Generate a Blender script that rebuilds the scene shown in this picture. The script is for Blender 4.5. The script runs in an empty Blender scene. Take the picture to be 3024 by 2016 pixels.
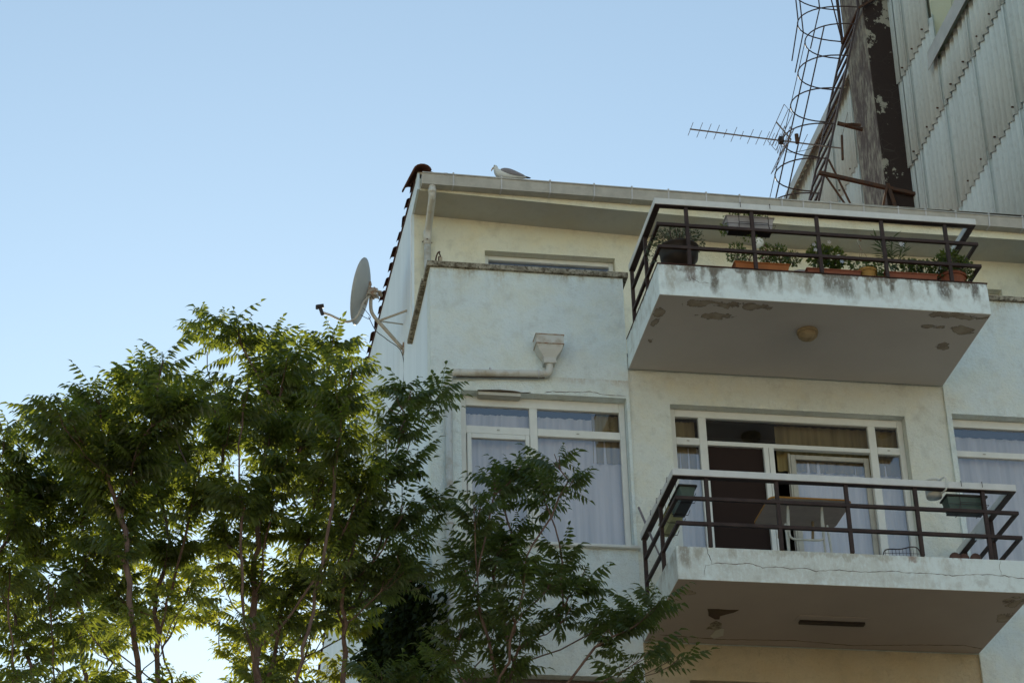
import bpy, math, random
import numpy as np
from mathutils import Vector, Matrix
R = math.radians
C = bpy.context.scene
COL = C.collection

# ---------------------------------------------------------------- camera
cd = bpy.data.cameras.new('camera'); cam = bpy.data.objects.new('camera', cd); COL.objects.link(cam)
cd.sensor_width = 36.0; cd.lens = 77.63; cd.clip_start = .1; cd.clip_end = 6000
right = Vector((0.98772, -0.15439, -0.02392)); up = Vector((-0.05557, -0.49027, 0.86980)); fwd = Vector((0.14601, 0.85779, 0.49283))
cam.matrix_world = Matrix(((right.x, up.x, -fwd.x, 0), (right.y, up.y, -fwd.y, -19.3), (right.z, up.z, -fwd.z, 1.6), (0, 0, 0, 1)))
C.camera = cam

# ---------------------------------------------------------------- sky and sun
SUN_EL, SUN_AZ = R(20), R(3.0)          # azimuth measured from +Y towards +X
w = bpy.data.worlds.new('World'); C.world = w; w.use_nodes = True
nt = w.node_tree; bg = nt.nodes['Background']
sky = nt.nodes.new('ShaderNodeTexSky'); sky.sky_type = 'NISHITA'; sky.sun_disc = False
sky.sun_elevation = SUN_EL; sky.sun_rotation = SUN_AZ
sky.air_density = 1.3; sky.dust_density = .06; sky.ozone_density = 2.6; sky.altitude = 50
bw = nt.nodes.new('ShaderNodeRGBToBW'); mxs = nt.nodes.new('ShaderNodeMix'); mxs.data_type = 'RGBA'; mxs.inputs[0].default_value = .30
nt.links.new(sky.outputs[0], bw.inputs[0]); nt.links.new(sky.outputs[0], mxs.inputs[6]); nt.links.new(bw.outputs[0], mxs.inputs[7]); tn = nt.nodes.new('ShaderNodeMix'); tn.data_type = 'RGBA'; tn.blend_type = 'MULTIPLY'; tn.inputs[0].default_value = 1; tn.inputs[7].default_value = (.95,.985,.92,1); nt.links.new(mxs.outputs[2], tn.inputs[6]); nt.links.new(tn.outputs[2], bg.inputs[0]); bg.inputs[1].default_value = .15
sd = bpy.data.lights.new('sun', 'SUN'); so = bpy.data.objects.new('sun', sd); COL.objects.link(so)
sd.energy = 5.0; sd.angle = R(.6); sd.color = (1, .86, .62)
dirv = Vector((math.sin(SUN_AZ)*math.cos(SUN_EL), math.cos(SUN_AZ)*math.cos(SUN_EL), math.sin(SUN_EL)))
so.rotation_euler = dirv.to_track_quat('Z', 'Y').to_euler()
vs = C.view_settings; vs.view_transform = 'Standard'; vs.look = 'None'; vs.exposure = 0.54; vs.gamma = 1; vs.use_curve_mapping = False

# ---------------------------------------------------------------- object helpers
WL = {}
def wl(o): return WL.get(o.name, Vector((0, 0, 0))) if o else Vector((0, 0, 0))
def thing(name, label, cat, loc=(0, 0, 0), group=None):
    o = bpy.data.objects.new(name, None); COL.objects.link(o); o.location = loc; o.empty_display_size = .1
    WL[o.name] = Vector(loc); o['label'] = label; o['category'] = cat
    if group: o['group'] = group
    return o
def tag(o, label, cat, group=None, kind=None):
    if label: o['label'] = label
    if cat: o['category'] = cat
    if group: o['group'] = group
    if kind: o['kind'] = kind
    return o
class MB:
    def __init__(s): s.v = []; s.f = []; s.m = []
    def add(s, vs, fs, mi=0):
        n = len(s.v); s.v += [tuple(v) for v in vs]; s.f += [tuple(i+n for i in f) for f in fs]; s.m += [mi]*len(fs); return s
    def box(s, x0, x1, y0, y1, z0, z1, mi=0):
        return s.add([(x0,y0,z0),(x1,y0,z0),(x1,y1,z0),(x0,y1,z0),(x0,y0,z1),(x1,y0,z1),(x1,y1,z1),(x0,y1,z1)],
            [(0,3,2,1),(4,5,6,7),(0,1,5,4),(1,2,6,5),(2,3,7,6),(3,0,4,7)], mi)
    def bar(s, a, b, w_, h_, upv=(0,0,1), mi=0):
        a = Vector(a); b = Vector(b); d = (b-a).normalized(); u = Vector(upv)
        if abs(d.dot(u)) > .98: u = Vector((0,1,0))
        sx = d.cross(u).normalized(); sz = sx.cross(d).normalized()
        vs_ = [p+sx*i*w_/2+sz*j*h_/2 for p in (a,b) for i,j in ((-1,-1),(1,-1),(1,1),(-1,1))]
        return s.add(vs_, [(3,2,1,0),(4,5,6,7),(0,1,5,4),(1,2,6,5),(2,3,7,6),(3,0,4,7)], mi)
    def tube(s, pts, r, n=8, cap=True, mi=0):
        pts = [Vector(p) for p in pts]; k = len(pts)
        rs = r if isinstance(r, (list, tuple)) else [r]*k
        base = len(s.v); prev = None
        for i, p in enumerate(pts):
            d = (pts[min(i+1,k-1)]-pts[max(i-1,0)])
            d = d.normalized() if d.length > 1e-9 else Vector((0,0,1))
            if prev is None:
                u = Vector((0,0,1)) if abs(d.z) < .9 else Vector((1,0,0))
                a = d.cross(u).normalized()
            else:
                a = (prev - d*prev.dot(d)); a = a.normalized() if a.length > 1e-6 else d.orthogonal().normalized()
            prev = a; b = d.cross(a)
            for j in range(n):
                t = 2*math.pi*j/n; q = p+(a*math.cos(t)+b*math.sin(t))*rs[i]; s.v.append(tuple(q))
        for i in range(k-1):
            for j in range(n):
                s.f.append((base+i*n+j, base+i*n+(j+1)%n, base+(i+1)*n+(j+1)%n, base+(i+1)*n+j)); s.m.append(mi)
        if cap:
            s.f.append(tuple(base+j for j in range(n))[::-1]); s.m.append(mi)
            s.f.append(tuple(base+(k-1)*n+j for j in range(n))); s.m.append(mi)
        return s
    def prism(s, poly, f0, f1, mi=0):                 # poly of 2d points, f0/f1 map (u,v)->3d
        n = len(poly); vs_ = [f0(*p) for p in poly]+[f1(*p) for p in poly]
        return s.add(vs_, [tuple(range(n))[::-1], tuple(range(n, 2*n))]+[(i,(i+1)%n,(i+1)%n+n,i+n) for i in range(n)], mi)
    def lathe(s, prof, c, n=16, cap=True, mi=0, sx=1, sy=1):   # prof: (r,z)
        base = len(s.v); k = len(prof)
        for r_, z_ in prof:
            for j in range(n):
                t = 2*math.pi*j/n; s.v.append((c[0]+r_*sx*math.cos(t), c[1]+r_*sy*math.sin(t), c[2]+z_))
        for i in range(k-1):
            for j in range(n): s.f.append((base+i*n+j, base+i*n+(j+1)%n, base+(i+1)*n+(j+1)%n, base+(i+1)*n+j)); s.m.append(mi)
        if cap:
            s.f.append(tuple(base+j for j in range(n))[::-1]); s.f.append(tuple(base+(k-1)*n+j for j in range(n))); s.m += [mi, mi]
        return s
    def build(s, name, mat, parent=None, smooth=False, bevel=0, origin=None):
        off = wl(parent); o_ = Vector(origin) if origin else off
        me = bpy.data.meshes.new(name); me.from_pydata([tuple(Vector(v)-o_) for v in s.v], [], s.f)
        mats = mat if isinstance(mat, (list, tuple)) else [mat]
        for m in mats: me.materials.append(m)
        if len(mats) > 1: me.polygons.foreach_set('material_index', s.m)
        if smooth: me.polygons.foreach_set('use_smooth', [True]*len(me.polygons))
        me.update()
        o = bpy.data.objects.new(name, me); COL.objects.link(o); o.location = o_-off
        WL[o.name] = o_.copy()
        if parent: o.parent = parent
        if bevel:
            b = o.modifiers.new('bevel', 'BEVEL'); b.width = bevel; b.segments = 2; b.limit_method = 'ANGLE'; b.angle_limit = R(40)
        return o
def lerp(a, b, t): return a+(b-a)*t
def curve(pts, n=8):                                  # Catmull-Rom
    P = [Vector(p) for p in pts]; P = [2*P[0]-P[1]]+P+[2*P[-1]-P[-2]]; out = []
    for i in range(1, len(P)-2):
        for j in range(n):
            t = j/n; out.append(.5*((2*P[i])+(P[i+1]-P[i-1])*t+(2*P[i-1]-5*P[i]+4*P[i+1]-P[i+2])*t*t+(3*P[i]-3*P[i+1]+P[i+2]-P[i-1])*t*t*t))
    out.append(P[-2]); return out

# ---------------------------------------------------------------- materials
class NT:
    def __init__(s, name, rough=.8, spec=.3):
        s.m = bpy.data.materials.new(name); s.m.use_nodes = True; s.t = s.m.node_tree; s.b = s.t.nodes['Principled BSDF']
        s.b.inputs['Roughness'].default_value = rough; s.b.inputs['Specular IOR Level'].default_value = spec
        s.geo = s.t.nodes.new('ShaderNodeNewGeometry')
    def L(s, a, b): s.t.links.new(a, b)
    def map(s, scale=(1,1,1), loc=(0,0,0)):
        n = s.t.nodes.new('ShaderNodeMapping'); n.inputs['Scale'].default_value = scale; n.inputs['Location'].default_value = loc; s.L(s.geo.outputs['Position'], n.inputs[0]); return n.outputs[0]
    def noise(s, sc, detail=5, scale=(1,1,1), rough=.55, loc=(0,0,0), dist=0):
        n = s.t.nodes.new('ShaderNodeTexNoise'); n.inputs['Scale'].default_value = sc; n.inputs['Detail'].default_value = detail; n.inputs['Roughness'].default_value = rough; n.inputs['Distortion'].default_value = dist
        s.L(s.map(scale, loc), n.inputs['Vector']); return n.outputs['Fac']
    def vor(s, sc, scale=(1,1,1), feat='DISTANCE_TO_EDGE', warp=None):
        n = s.t.nodes.new('ShaderNodeTexVoronoi'); n.feature = feat; n.inputs['Scale'].default_value = sc; v = s.map(scale)
        if warp is not None:
            a = s.t.nodes.new('ShaderNodeVectorMath'); a.operation = 'ADD'; s.L(v, a.inputs[0]); s.L(warp, a.inputs[1]); v = a.outputs[0]
        s.L(v, n.inputs['Vector']); return n.outputs['Distance']
    def ramp(s, f, a, b, ca=0., cb=1.):
        n = s.t.nodes.new('ShaderNodeMapRange'); n.inputs[1].default_value = a; n.inputs[2].default_value = b; n.inputs[3].default_value = ca; n.inputs[4].default_value = cb; s.L(f, n.inputs[0]); return n.outputs[0]
    def math(s, op, a, b=None):
        n = s.t.nodes.new('ShaderNodeMath'); n.operation = op
        for i, x in enumerate((a, b)):
            if x is None: continue
            if isinstance(x, (int, float)): n.inputs[i].default_value = x
            else: s.L(x, n.inputs[i])
        return n.outputs[0]
    def sep(s):
        n = s.t.nodes.new('ShaderNodeSeparateXYZ'); s.L(s.geo.outputs['Position'], n.inputs[0]); return n.outputs
    def nrm(s):
        n = s.t.nodes.new('ShaderNodeSeparateXYZ'); s.L(s.geo.outputs['Normal'], n.inputs[0]); return n.outputs
    def mix(s, f, a, b):
        n = s.t.nodes.new('ShaderNodeMix'); n.data_type = 'RGBA'
        if isinstance(f, (int, float)): n.inputs[0].default_value = f
        else: s.L(f, n.inputs[0])
        for k, x in ((6, a), (7, b)):
            if isinstance(x, tuple): n.inputs[k].default_value = (*x, 1)
            else: s.L(x, n.inputs[k])
        return n.outputs[2]
    def bump(s, h, dist=.01, strength=.5, prev=None):
        n = s.t.nodes.new('ShaderNodeBump'); n.inputs['Distance'].default_value = dist; n.inputs['Strength'].default_value = strength; s.L(h, n.inputs['Height'])
        if prev: s.L(prev, n.inputs['Normal'])
        return n.outputs[0]
    def out(s, col=None, bump=None):
        if col is not None:
            if isinstance(col, tuple): s.b.inputs['Base Color'].default_value = (*col, 1)
            else: s.L(col, s.b.inputs['Base Color'])
        if bump is not None: s.L(bump, s.b.inputs['Normal'])
        return s.m

def stucco(name, base, coarse=1., warm=(.50,.44,.32), dirt=.5, streak=None):
    n = NT(name, .92, .15)
    big = n.noise(1.3, 4); fine = n.noise(26, 6, rough=.7); mid = n.noise(6, 6, rough=.65)
    col = n.mix(n.ramp(big, .35, .7), base, tuple(c*.93 for c in base))
    col = n.mix(n.math('MULTIPLY', n.ramp(mid, .50, .76), .62*dirt), col, (.24,.23,.19))
    col = n.mix(n.math('MULTIPLY', n.ramp(n.noise(2.7, 5, loc=(3,1,7), rough=.6), .45, .68), .55), col, (base[0]*1.0, base[1]*.93, base[2]*.80)); col = n.mix(n.math('MULTIPLY', n.ramp(n.noise(3.5, 6, (1,1,.22), loc=(1,4,2), rough=.65), .55, .78), .18*dirt), col, (.36,.35,.30))
    spk = n.noise(70, 3, rough=.7); col = n.mix(n.math('MULTIPLY', n.ramp(spk, .58, .70), .55*dirt), col, (.22,.21,.18))
    if streak:                                         # (z top, length, strength, colour)
        for zt, ln, st, cc, sc in streak:
            z = n.sep()[2]; m = n.ramp(z, zt-ln, zt, 0., 1.); k = n.noise(sc, 5, (1, 1, .10), .6)
            g = n.noise(45, 4, (1,1,.4), .7); m = n.math('MULTIPLY', m, n.math('LESS_THAN', z, zt+.002))
            a = n.math('MULTIPLY', n.math('POWER', n.math('MAXIMUM', m, 0.0), 1.2), n.ramp(k, .47, .62))
            a = n.math('MULTIPLY', a, n.ramp(g, .30, .58)); col = n.mix(n.math('MULTIPLY', a, st), col, cc)
    h = n.math('ADD', n.math('MULTIPLY', fine, 1.), n.math('MULTIPLY', mid, .8))
    return n.out(col, n.bump(h, .020*coarse, .8))
def stucco_mark(name, base, marks, dirt=.5):           # stucco with irregular dirt marks: (x, z, rx, rz, colour, strength)
    n = NT(name, .92, .15); mid = n.noise(6, 6, rough=.65); fine = n.noise(26, 6, rough=.7); big = n.noise(1.3, 4)
    col = n.mix(n.ramp(big, .35, .7), base, tuple(c*.93 for c in base))
    col = n.mix(n.math('MULTIPLY', n.ramp(mid, .50, .76), .62*dirt), col, (.24,.23,.19))
    x, y, z = n.sep(); w1 = n.noise(9, 5, (1,1,.45), .7); w2 = n.noise(34, 5, (1,1,.5), .7); w3 = n.noise(6, 5, (1,1,.1), .6)
    for mx, mz, rx, rz, cc, st in marks:
        ax = n.math('ADD', n.math('ABSOLUTE', n.math('DIVIDE', n.math('SUBTRACT', x, mx), rx)), n.ramp(w1, .3, .7, -.45, .55))
        az = n.ramp(n.math('ADD', z, n.ramp(w3, .3, .7, -.07, .07)), mz-rz*1.35, mz-rz*.55, 0, 1)
        a = n.math('MULTIPLY', n.ramp(ax, 1.15, .55, 0, 1), az); a = n.math('MULTIPLY', a, n.ramp(w2, .33, .52, .25, 1)); col = n.mix(n.math('MULTIPLY', a, st), col, cc)
    h = n.math('ADD', fine, n.math('MULTIPLY', mid, .8))
    return n.out(col, n.bump(h, .012, .55))
WHITE = (.76, .86, .89)
COP = [(13.53, .15, 1.0, (.28,.20,.10), 3.0), (13.53,.50,.45,(.46,.40,.26),2.4), (12.30,.10,.6,(.36,.25,.13),3.0), (10.44,.25,.45,(.33,.28,.20),3.0)]
M = {}
M['wall'] = stucco('wall_stucco', WHITE, 1.5, streak=COP)
M['wall_mid'] = stucco('middle_stucco', (.76,.81,.78), 1.6)
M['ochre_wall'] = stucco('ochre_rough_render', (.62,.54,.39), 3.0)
M['setback'] = stucco('setback_stucco', (.76,.76,.64), .8)
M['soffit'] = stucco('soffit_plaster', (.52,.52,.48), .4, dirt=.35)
n = NT('side_wall_paint', .7, .3)                        # painted side wall with thin vertical runs
st = n.noise(9, 6, (1, 1, .035), .7); st2 = n.noise(2.2, 3, (1,1,.06)); fine = n.noise(20, 5)
col = n.mix(n.ramp(st2, .4, .65), (.70,.80,.88), (.62,.72,.80)); col = n.mix(n.math('MULTIPLY', n.ramp(st, .60, .68), .40), col, (.36,.40,.43))
M['side'] = n.out(col, n.bump(fine, .006, .4))
M['slab1'] = stucco_mark('upper_slab_face', (.77,.87,.90),
    [(5.04,12.70,.045,.14,(.07,.05,.035),.98),(5.06,12.78,.10,.05,(.07,.05,.035),.9),(4.81,12.70,.06,.06,(.12,.06,.05),.8),(5.345,12.74,.035,.13,(.10,.09,.06),.75),(5.50,12.72,.05,.12,(.09,.08,.06),.75),(5.70,12.70,.025,.14,(.10,.09,.07),.7),
     (6.19,12.72,.07,.13,(.07,.055,.04),.9),(6.37,12.70,.08,.15,(.07,.055,.04),.85),(6.71,12.72,.035,.13,(.12,.10,.07),.7),(6.84,12.74,.03,.08,(.06,.045,.03),.95),(7.03,12.73,.03,.12,(.13,.12,.09),.6),(7.36,12.72,.08,.10,(.06,.045,.04),.9),(7.70,12.72,.05,.13,(.08,.06,.05),.9),(4.93,12.74,.03,.09,(.16,.13,.10),.7),(5.62,12.74,.04,.10,(.14,.12,.09),.7),(5.98,12.73,.04,.13,(.16,.14,.10),.7),(6.28,12.74,.05,.12,(.08,.06,.05),.9),(6.58,12.73,.03,.12,(.16,.14,.10),.7),(7.20,12.74,.03,.09,(.14,.12,.09),.7),
     (6.2,12.79,2.0,.03,(.10,.07,.05),.9),(4.60,12.66,.05,.16,(.40,.38,.32),.5),(5.9,12.70,.12,.10,(.36,.33,.26),.5),(6.0,12.60,1.8,.05,(.40,.40,.36),.35)], .8)
M['slab2'] = stucco_mark('lower_slab_face', (.77,.87,.89),
    [(4.55,9.74,.06,.10,(.14,.11,.08),.7),(4.68,9.74,.05,.06,(.25,.23,.18),.6),(5.0,9.76,.05,.06,(.25,.22,.17),.55),(6.0,9.78,.9,.03,(.30,.28,.22),.5),(7.12,9.795,.06,.03,(.16,.07,.04),.9),(6.7,9.77,.05,.02,(.2,.08,.05),.7),(5.6,9.52,1.6,.05,(.45,.43,.36),.4)], .9)
def rustic(name, base, reg):                             # underside of a slab with flaked paint in given places
    n = NT(name, .9, .15); x, y, z = n.sep(); w1 = n.noise(4.5, 6, rough=.62, dist=.6); fine = n.noise(30, 5)
    big = n.noise(1.1, 3); col = n.mix(n.ramp(big, .35, .7), base, tuple(c*.9 for c in base)); H = fine
    tot = None
    for mx, my, rx, ry in reg:
        dx = n.math('DIVIDE', n.math('SUBTRACT', x, mx), rx); dy = n.math('DIVIDE', n.math('SUBTRACT', y, my), ry)
        r2 = n.math('ADD', n.math('MULTIPLY', dx, dx), n.math('MULTIPLY', dy, dy)); a = n.ramp(n.math('ADD', r2, n.ramp(w1, .32, .68, -1.4, 1.4)), .72, .50, 0, 1)
        tot = a if tot is None else n.math('MAXIMUM', tot, a)
    rim = n.math('MULTIPLY', n.math('GREATER_THAN', tot, .02), n.math('LESS_THAN', tot, .98)); edge = n.noise(9, 5); tone = n.mix(n.ramp(edge, .35, .7), (.37,.33,.27), (.25,.20,.16))
    col = n.mix(n.math('GREATER_THAN', tot, .5), col, tone); col = n.mix(n.math('MULTIPLY', rim, .55), col, (.07,.055,.045)); H = n.math('SUBTRACT', n.math('MULTIPLY', fine, .15), n.math('MULTIPLY', tot, .8))
    return n.out(col, n.bump(H, .008, 1.0))
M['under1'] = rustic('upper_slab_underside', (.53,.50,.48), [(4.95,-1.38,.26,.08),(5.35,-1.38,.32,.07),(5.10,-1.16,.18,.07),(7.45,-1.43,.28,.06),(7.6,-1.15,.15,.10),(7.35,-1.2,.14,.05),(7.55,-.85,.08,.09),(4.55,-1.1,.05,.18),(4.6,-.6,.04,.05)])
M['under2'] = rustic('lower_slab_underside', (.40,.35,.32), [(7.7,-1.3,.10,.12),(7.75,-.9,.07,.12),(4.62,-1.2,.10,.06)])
n = NT('mossy_coping', .95, .1); a = n.noise(9, 6, rough=.7); b = n.noise(35, 4, rough=.7)
col = n.mix(n.ramp(a, .38, .62), (.40,.37,.30), (.13,.11,.08)); col = n.mix(n.ramp(b, .5, .62), col, (.07,.055,.035)); M['coping'] = n.out(col, n.bump(b, .01, .8))
def plain(name, c, rough=.5, spec=.5, var=.12, metal=0, sc=8):
    n = NT(name, rough, spec); f = n.noise(sc, 5, rough=.65); c2 = tuple(x*(1-var*2) for x in c); n.b.inputs['Metallic'].default_value = metal
    return n.out(n.mix(n.ramp(f, .35, .7), c, c2), n.bump(n.noise(60, 3), .001, .3))
M['gutter'] = plain('gutter_grey', (.45,.44,.41), .5); M['clip'] = plain('clip_steel', (.55,.56,.60), .35)
n = NT('old_pvc_pipe', .55, .4); a = n.noise(7, 5, rough=.65); col = n.mix(n.ramp(a, .5, .75), (.56,.57,.55), (.36,.30,.22)); M['pipe'] = n.out(col)
M['pvc'] = plain('window_pvc', (.70,.72,.70), .4, var=.05); M['beige'] = plain('sliding_sash_beige', (.42,.41,.36), .5)
M['brown'] = plain('brown_paint', (.050,.030,.026), .6, .3, .25); M['capwhite'] = plain('cap_rail_white', (.66,.68,.68), .5, .4, .06)
n = NT('rusty_iron', .85, .2); a = n.noise(18, 6, rough=.7); M['rust'] = n.out(n.mix(n.ramp(a, .4, .7), (.070,.048,.040), (.13,.060,.032)), n.bump(a, .004, .6))
M['ladder'] = plain('ladder_iron', (.075,.055,.055), .6, .3, .2, sc=30)
n = NT('corrugated_cement', .85, .2); a = n.noise(3.2, 5, (1,1,.12), .6); b = n.noise(22, 5, (1,1,.5), .65); c = n.noise(.9, 3)
col = n.mix(n.ramp(a, .35, .7), (.56,.66,.70), (.49,.57,.60)); col = n.mix(n.math('MULTIPLY', n.ramp(b, .5, .75), .3), col, (.24,.25,.23)); col = n.mix(n.ramp(c, .4, .7, 0, .35), col, (.62,.69,.70)); M['sheet'] = n.out(col, n.bump(b, .003, .5))
n = NT('sooty_chimney', .95, .1)
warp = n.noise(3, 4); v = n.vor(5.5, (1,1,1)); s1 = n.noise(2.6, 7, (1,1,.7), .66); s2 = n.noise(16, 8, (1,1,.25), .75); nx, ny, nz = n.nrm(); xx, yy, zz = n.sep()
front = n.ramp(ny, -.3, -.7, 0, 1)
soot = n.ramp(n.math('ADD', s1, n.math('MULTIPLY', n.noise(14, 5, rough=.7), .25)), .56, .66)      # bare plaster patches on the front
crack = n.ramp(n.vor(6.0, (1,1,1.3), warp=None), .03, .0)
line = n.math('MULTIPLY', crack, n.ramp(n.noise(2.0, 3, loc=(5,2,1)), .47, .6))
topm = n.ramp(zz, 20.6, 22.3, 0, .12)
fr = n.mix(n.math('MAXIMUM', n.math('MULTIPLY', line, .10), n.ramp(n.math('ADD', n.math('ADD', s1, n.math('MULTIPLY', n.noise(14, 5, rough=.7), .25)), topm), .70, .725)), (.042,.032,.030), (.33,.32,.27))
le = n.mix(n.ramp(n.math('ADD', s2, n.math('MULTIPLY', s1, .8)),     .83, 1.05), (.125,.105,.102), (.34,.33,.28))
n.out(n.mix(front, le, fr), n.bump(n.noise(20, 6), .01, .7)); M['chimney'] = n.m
M['cream'] = stucco('cream_render', (.58,.62,.52), .4, dirt=.15); M['flash'] = plain('flashing_grey', (.42,.43,.40), .5, sc=4); M['wood'] = plain('weathered_wood', (.16,.10,.055), .8, .2, .2)
n = NT('clay_tile', .85, .2); a = n.noise(11, 6, rough=.7); b = n.noise(3, 3); col = n.mix(n.ramp(a, .38, .66), (.34,.13,.075), (.13,.075,.055)); M['tile'] = n.out(n.mix(n.ramp(b, .5, .7, 0, .5), col, (.09,.07,.06)), n.bump(a, .004, .6))
M['browntile'] = plain('brown_weathered_tile', (.13,.062,.048), .9, .1, .3)
M['oldtile'] = plain('dark_old_tile', (.10,.050,.042), .9, .1, .3)
M['lime'] = plain('tile_mortar', (.45,.38,.28), .9, .1)
M['dark'] = plain('dark_interior', (.035,.028,.026), .9, .1); M['room'] = plain('room_wall', (.12,.11,.10), .9, .1)
n = NT('mosquito_screen', .9, .1); M['screen'] = n.out((.030,.020,.018))
n = NT('curtain_fabric', .95, .05); a = n.noise(10, 3, (1,1,.03)); M['curtain'] = n.out(n.mix(n.ramp(a, .4, .65), (.74,.73,.71), (.58,.57,.55)))
n = NT('drape_fabric', .95, .05); a = n.noise(14, 3, (1,1,.03)); M['drape'] = n.out(n.mix(n.ramp(a, .4, .65), (.36,.30,.15), (.24,.19,.09)))
def glass(name, refl, tint):
    m = bpy.data.materials.new(name); m.use_nodes = True; t = m.node_tree; t.nodes.clear()
    o = t.nodes.new('ShaderNodeOutputMaterial'); mx = t.nodes.new('ShaderNodeMixShader'); tr = t.nodes.new('ShaderNodeBsdfTransparent'); gl = t.nodes.new('ShaderNodeBsdfGlossy'); fr = t.nodes.new('ShaderNodeFresnel'); ad = t.nodes.new('ShaderNodeMath')
    ad.operation = 'ADD'; ad.inputs[1].default_value = refl; ad.use_clamp = True; fr.inputs[0].default_value = 1.5
    tr.inputs[0].default_value = (*tint, 1); gl.inputs[0].default_value = (.84,.86,.93,1); gl.inputs['Roughness'].default_value = .015
    no = t.nodes.new('ShaderNodeTexNoise'); no.inputs['Scale'].default_value = 1.1; bu = t.nodes.new('ShaderNodeBump'); bu.inputs['Distance'].default_value = .004; bu.inputs['Strength'].default_value = .25
    ge = t.nodes.new('ShaderNodeNewGeometry'); t.links.new(ge.outputs['Position'], no.inputs['Vector']); t.links.new(no.outputs[0], bu.inputs['Height']); t.links.new(bu.outputs[0], gl.inputs['Normal'])
    t.links.new(fr.outputs[0], ad.inputs[0]); t.links.new(ad.outputs[0], mx.inputs[0]); t.links.new(tr.outputs[0], mx.inputs[1]); t.links.new(gl.outputs[0], mx.inputs[2]); t.links.new(mx.outputs[0], o.inputs[0]); return m
M['glass'] = glass('window_glass', .13, (.86,.86,.89))
def leafmat(name, c1, c2, trans, gloss=.05):
    m = bpy.data.materials.new(name); m.use_nodes = True; t = m.node_tree; t.nodes.clear(); L = t.links.new
    o = t.nodes.new('ShaderNodeOutputMaterial'); ge = t.nodes.new('ShaderNodeNewGeometry'); no = t.nodes.new('ShaderNodeTexNoise'); no.inputs['Scale'].default_value = 2.3; no.inputs['Detail'].default_value = 6; L(ge.outputs['Position'], no.inputs['Vector'])
    r = t.nodes.new('ShaderNodeMapRange'); r.inputs[1].default_value = .35; r.inputs[2].default_value = .65; L(no.outputs[0], r.inputs[0])
    mc = t.nodes.new('ShaderNodeMix'); mc.data_type = 'RGBA'; mc.inputs[6].default_value = (*c1,1); mc.inputs[7].default_value = (*c2,1); L(r.outputs[0], mc.inputs[0])
    di = t.nodes.new('ShaderNodeBsdfDiffuse'); L(mc.outputs[2], di.inputs[0]); tr = t.nodes.new('ShaderNodeBsdfTranslucent'); tr.inputs[0].default_value = (*trans,1)
    gl = t.nodes.new('ShaderNodeBsdfGlossy'); gl.inputs['Roughness'].default_value = .38; gl.inputs[0].default_value = (.8,.9,.95,1)
    a = t.nodes.new('ShaderNodeMixShader'); a.inputs[0].default_value = .48; b = t.nodes.new('ShaderNodeMixShader'); b.inputs[0].default_value = gloss
    L(di.outputs[0], a.inputs[1]); L(tr.outputs[0], a.inputs[2]); L(a.outputs[0], b.inputs[1]); L(gl.outputs[0], b.inputs[2]); L(b.outputs[0], o.inputs[0]); return m
M['leaf'] = leafmat('leaf_green', (.042,.072,.020), (.075,.098,.020), (.25,.30,.03), .06)
M['leaf_lit'] = leafmat('leaf_sunlit_glow', (.070,.095,.018), (.10,.115,.02), (.46,.48,.03), .05)  # brighter copy of the leaf colours, sunlit glow painted in for the rear tree
M['leaf2'] = leafmat('leaf_deep_green', (.034,.062,.022), (.058,.085,.022), (.16,.21,.03), .05)
M['ivy'] = leafmat('ivy_green', (.020,.034,.012), (.030,.044,.014), (.04,.06,.01), .01)
M['pale'] = leafmat('pale_leaf', (.14,.19,.07), (.10,.15,.05), (.20,.25,.06)); M['oleander'] = leafmat('oleander_leaf', (.09,.13,.07), (.13,.17,.10), (.12,.16,.05))
M['grey_leaf'] = leafmat('grey_green_leaf', (.12,.15,.10), (.08,.11,.06), (.12,.14,.06)); M['flower'] = plain('white_petal', (.75,.76,.82), .7); M['pink'] = plain('pink_petal', (.45,.06,.18), .7)
n = NT('bark', .9, .15); a = n.noise(30, 5, (1,1,.2), .65); M['bark'] = n.out(n.mix(n.ramp(a, .35, .65), (.20,.14,.115), (.10,.065,.055)), n.bump(a, .006, .6))
M['terra'] = plain('terracotta_plastic', (.27,.085,.045), .6, .3); M['orange'] = plain('orange_plastic', (.36,.12,.03), .55, .3); M['green'] = plain('green_plastic', (.055,.10,.09), .5, .4)
M['yellow'] = plain('pale_yellow_plastic', (.42,.42,.22), .6, .3); M['greybox'] = plain('grey_plastic', (.40,.39,.42), .6, .3); M['black'] = plain('black_plastic', (.025,.018,.016), .45, .4); M['ochre'] = plain('ochre_pot', (.38,.22,.06), .6, .3)
M['tableunder'] = plain('table_chipboard', (.46,.37,.32), .7, .2, .08); M['edge'] = plain('table_edge', (.45,.20,.03), .5); M['leg'] = plain('table_leg_paint', (.55,.57,.52), .4)
M['dish'] = plain('dish_back', (.42,.43,.43), .5, .4, .08, sc=3); n = NT('rusty_galvanised', .7, .3); a = n.noise(22, 6, rough=.7); M['galv'] = n.out(n.mix(n.ramp(a, .45, .62), (.42,.38,.32), (.26,.11,.04)))
M['arm'] = plain('dish_arm', (.50,.45,.38), .5, .4, .15, sc=20); M['jug'] = plain('milky_plastic', (.60,.62,.60), .35, .5, .05); M['lampglass'] = plain('opal_globe', (.80,.84,.86), .3, .5, .02)
M['lampold'] = plain('old_lamp_cage', (.30,.24,.15), .7, .3); M['shoe'] = plain('brown_leather', (.10,.05,.035), .6, .4); M['wire'] = plain('dark_wire', (.03,.018,.02), .5)
M['gullw'] = plain('white_feather', (.66,.68,.68), .8, .1, .04); M['gullg'] = plain('grey_feather', (.26,.25,.28), .8, .1, .12, sc=25); M['gullb'] = plain('black_feather', (.03,.025,.03), .8, .1); M['beak'] = plain('gull_beak', (.40,.24,.08), .5)
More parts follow.
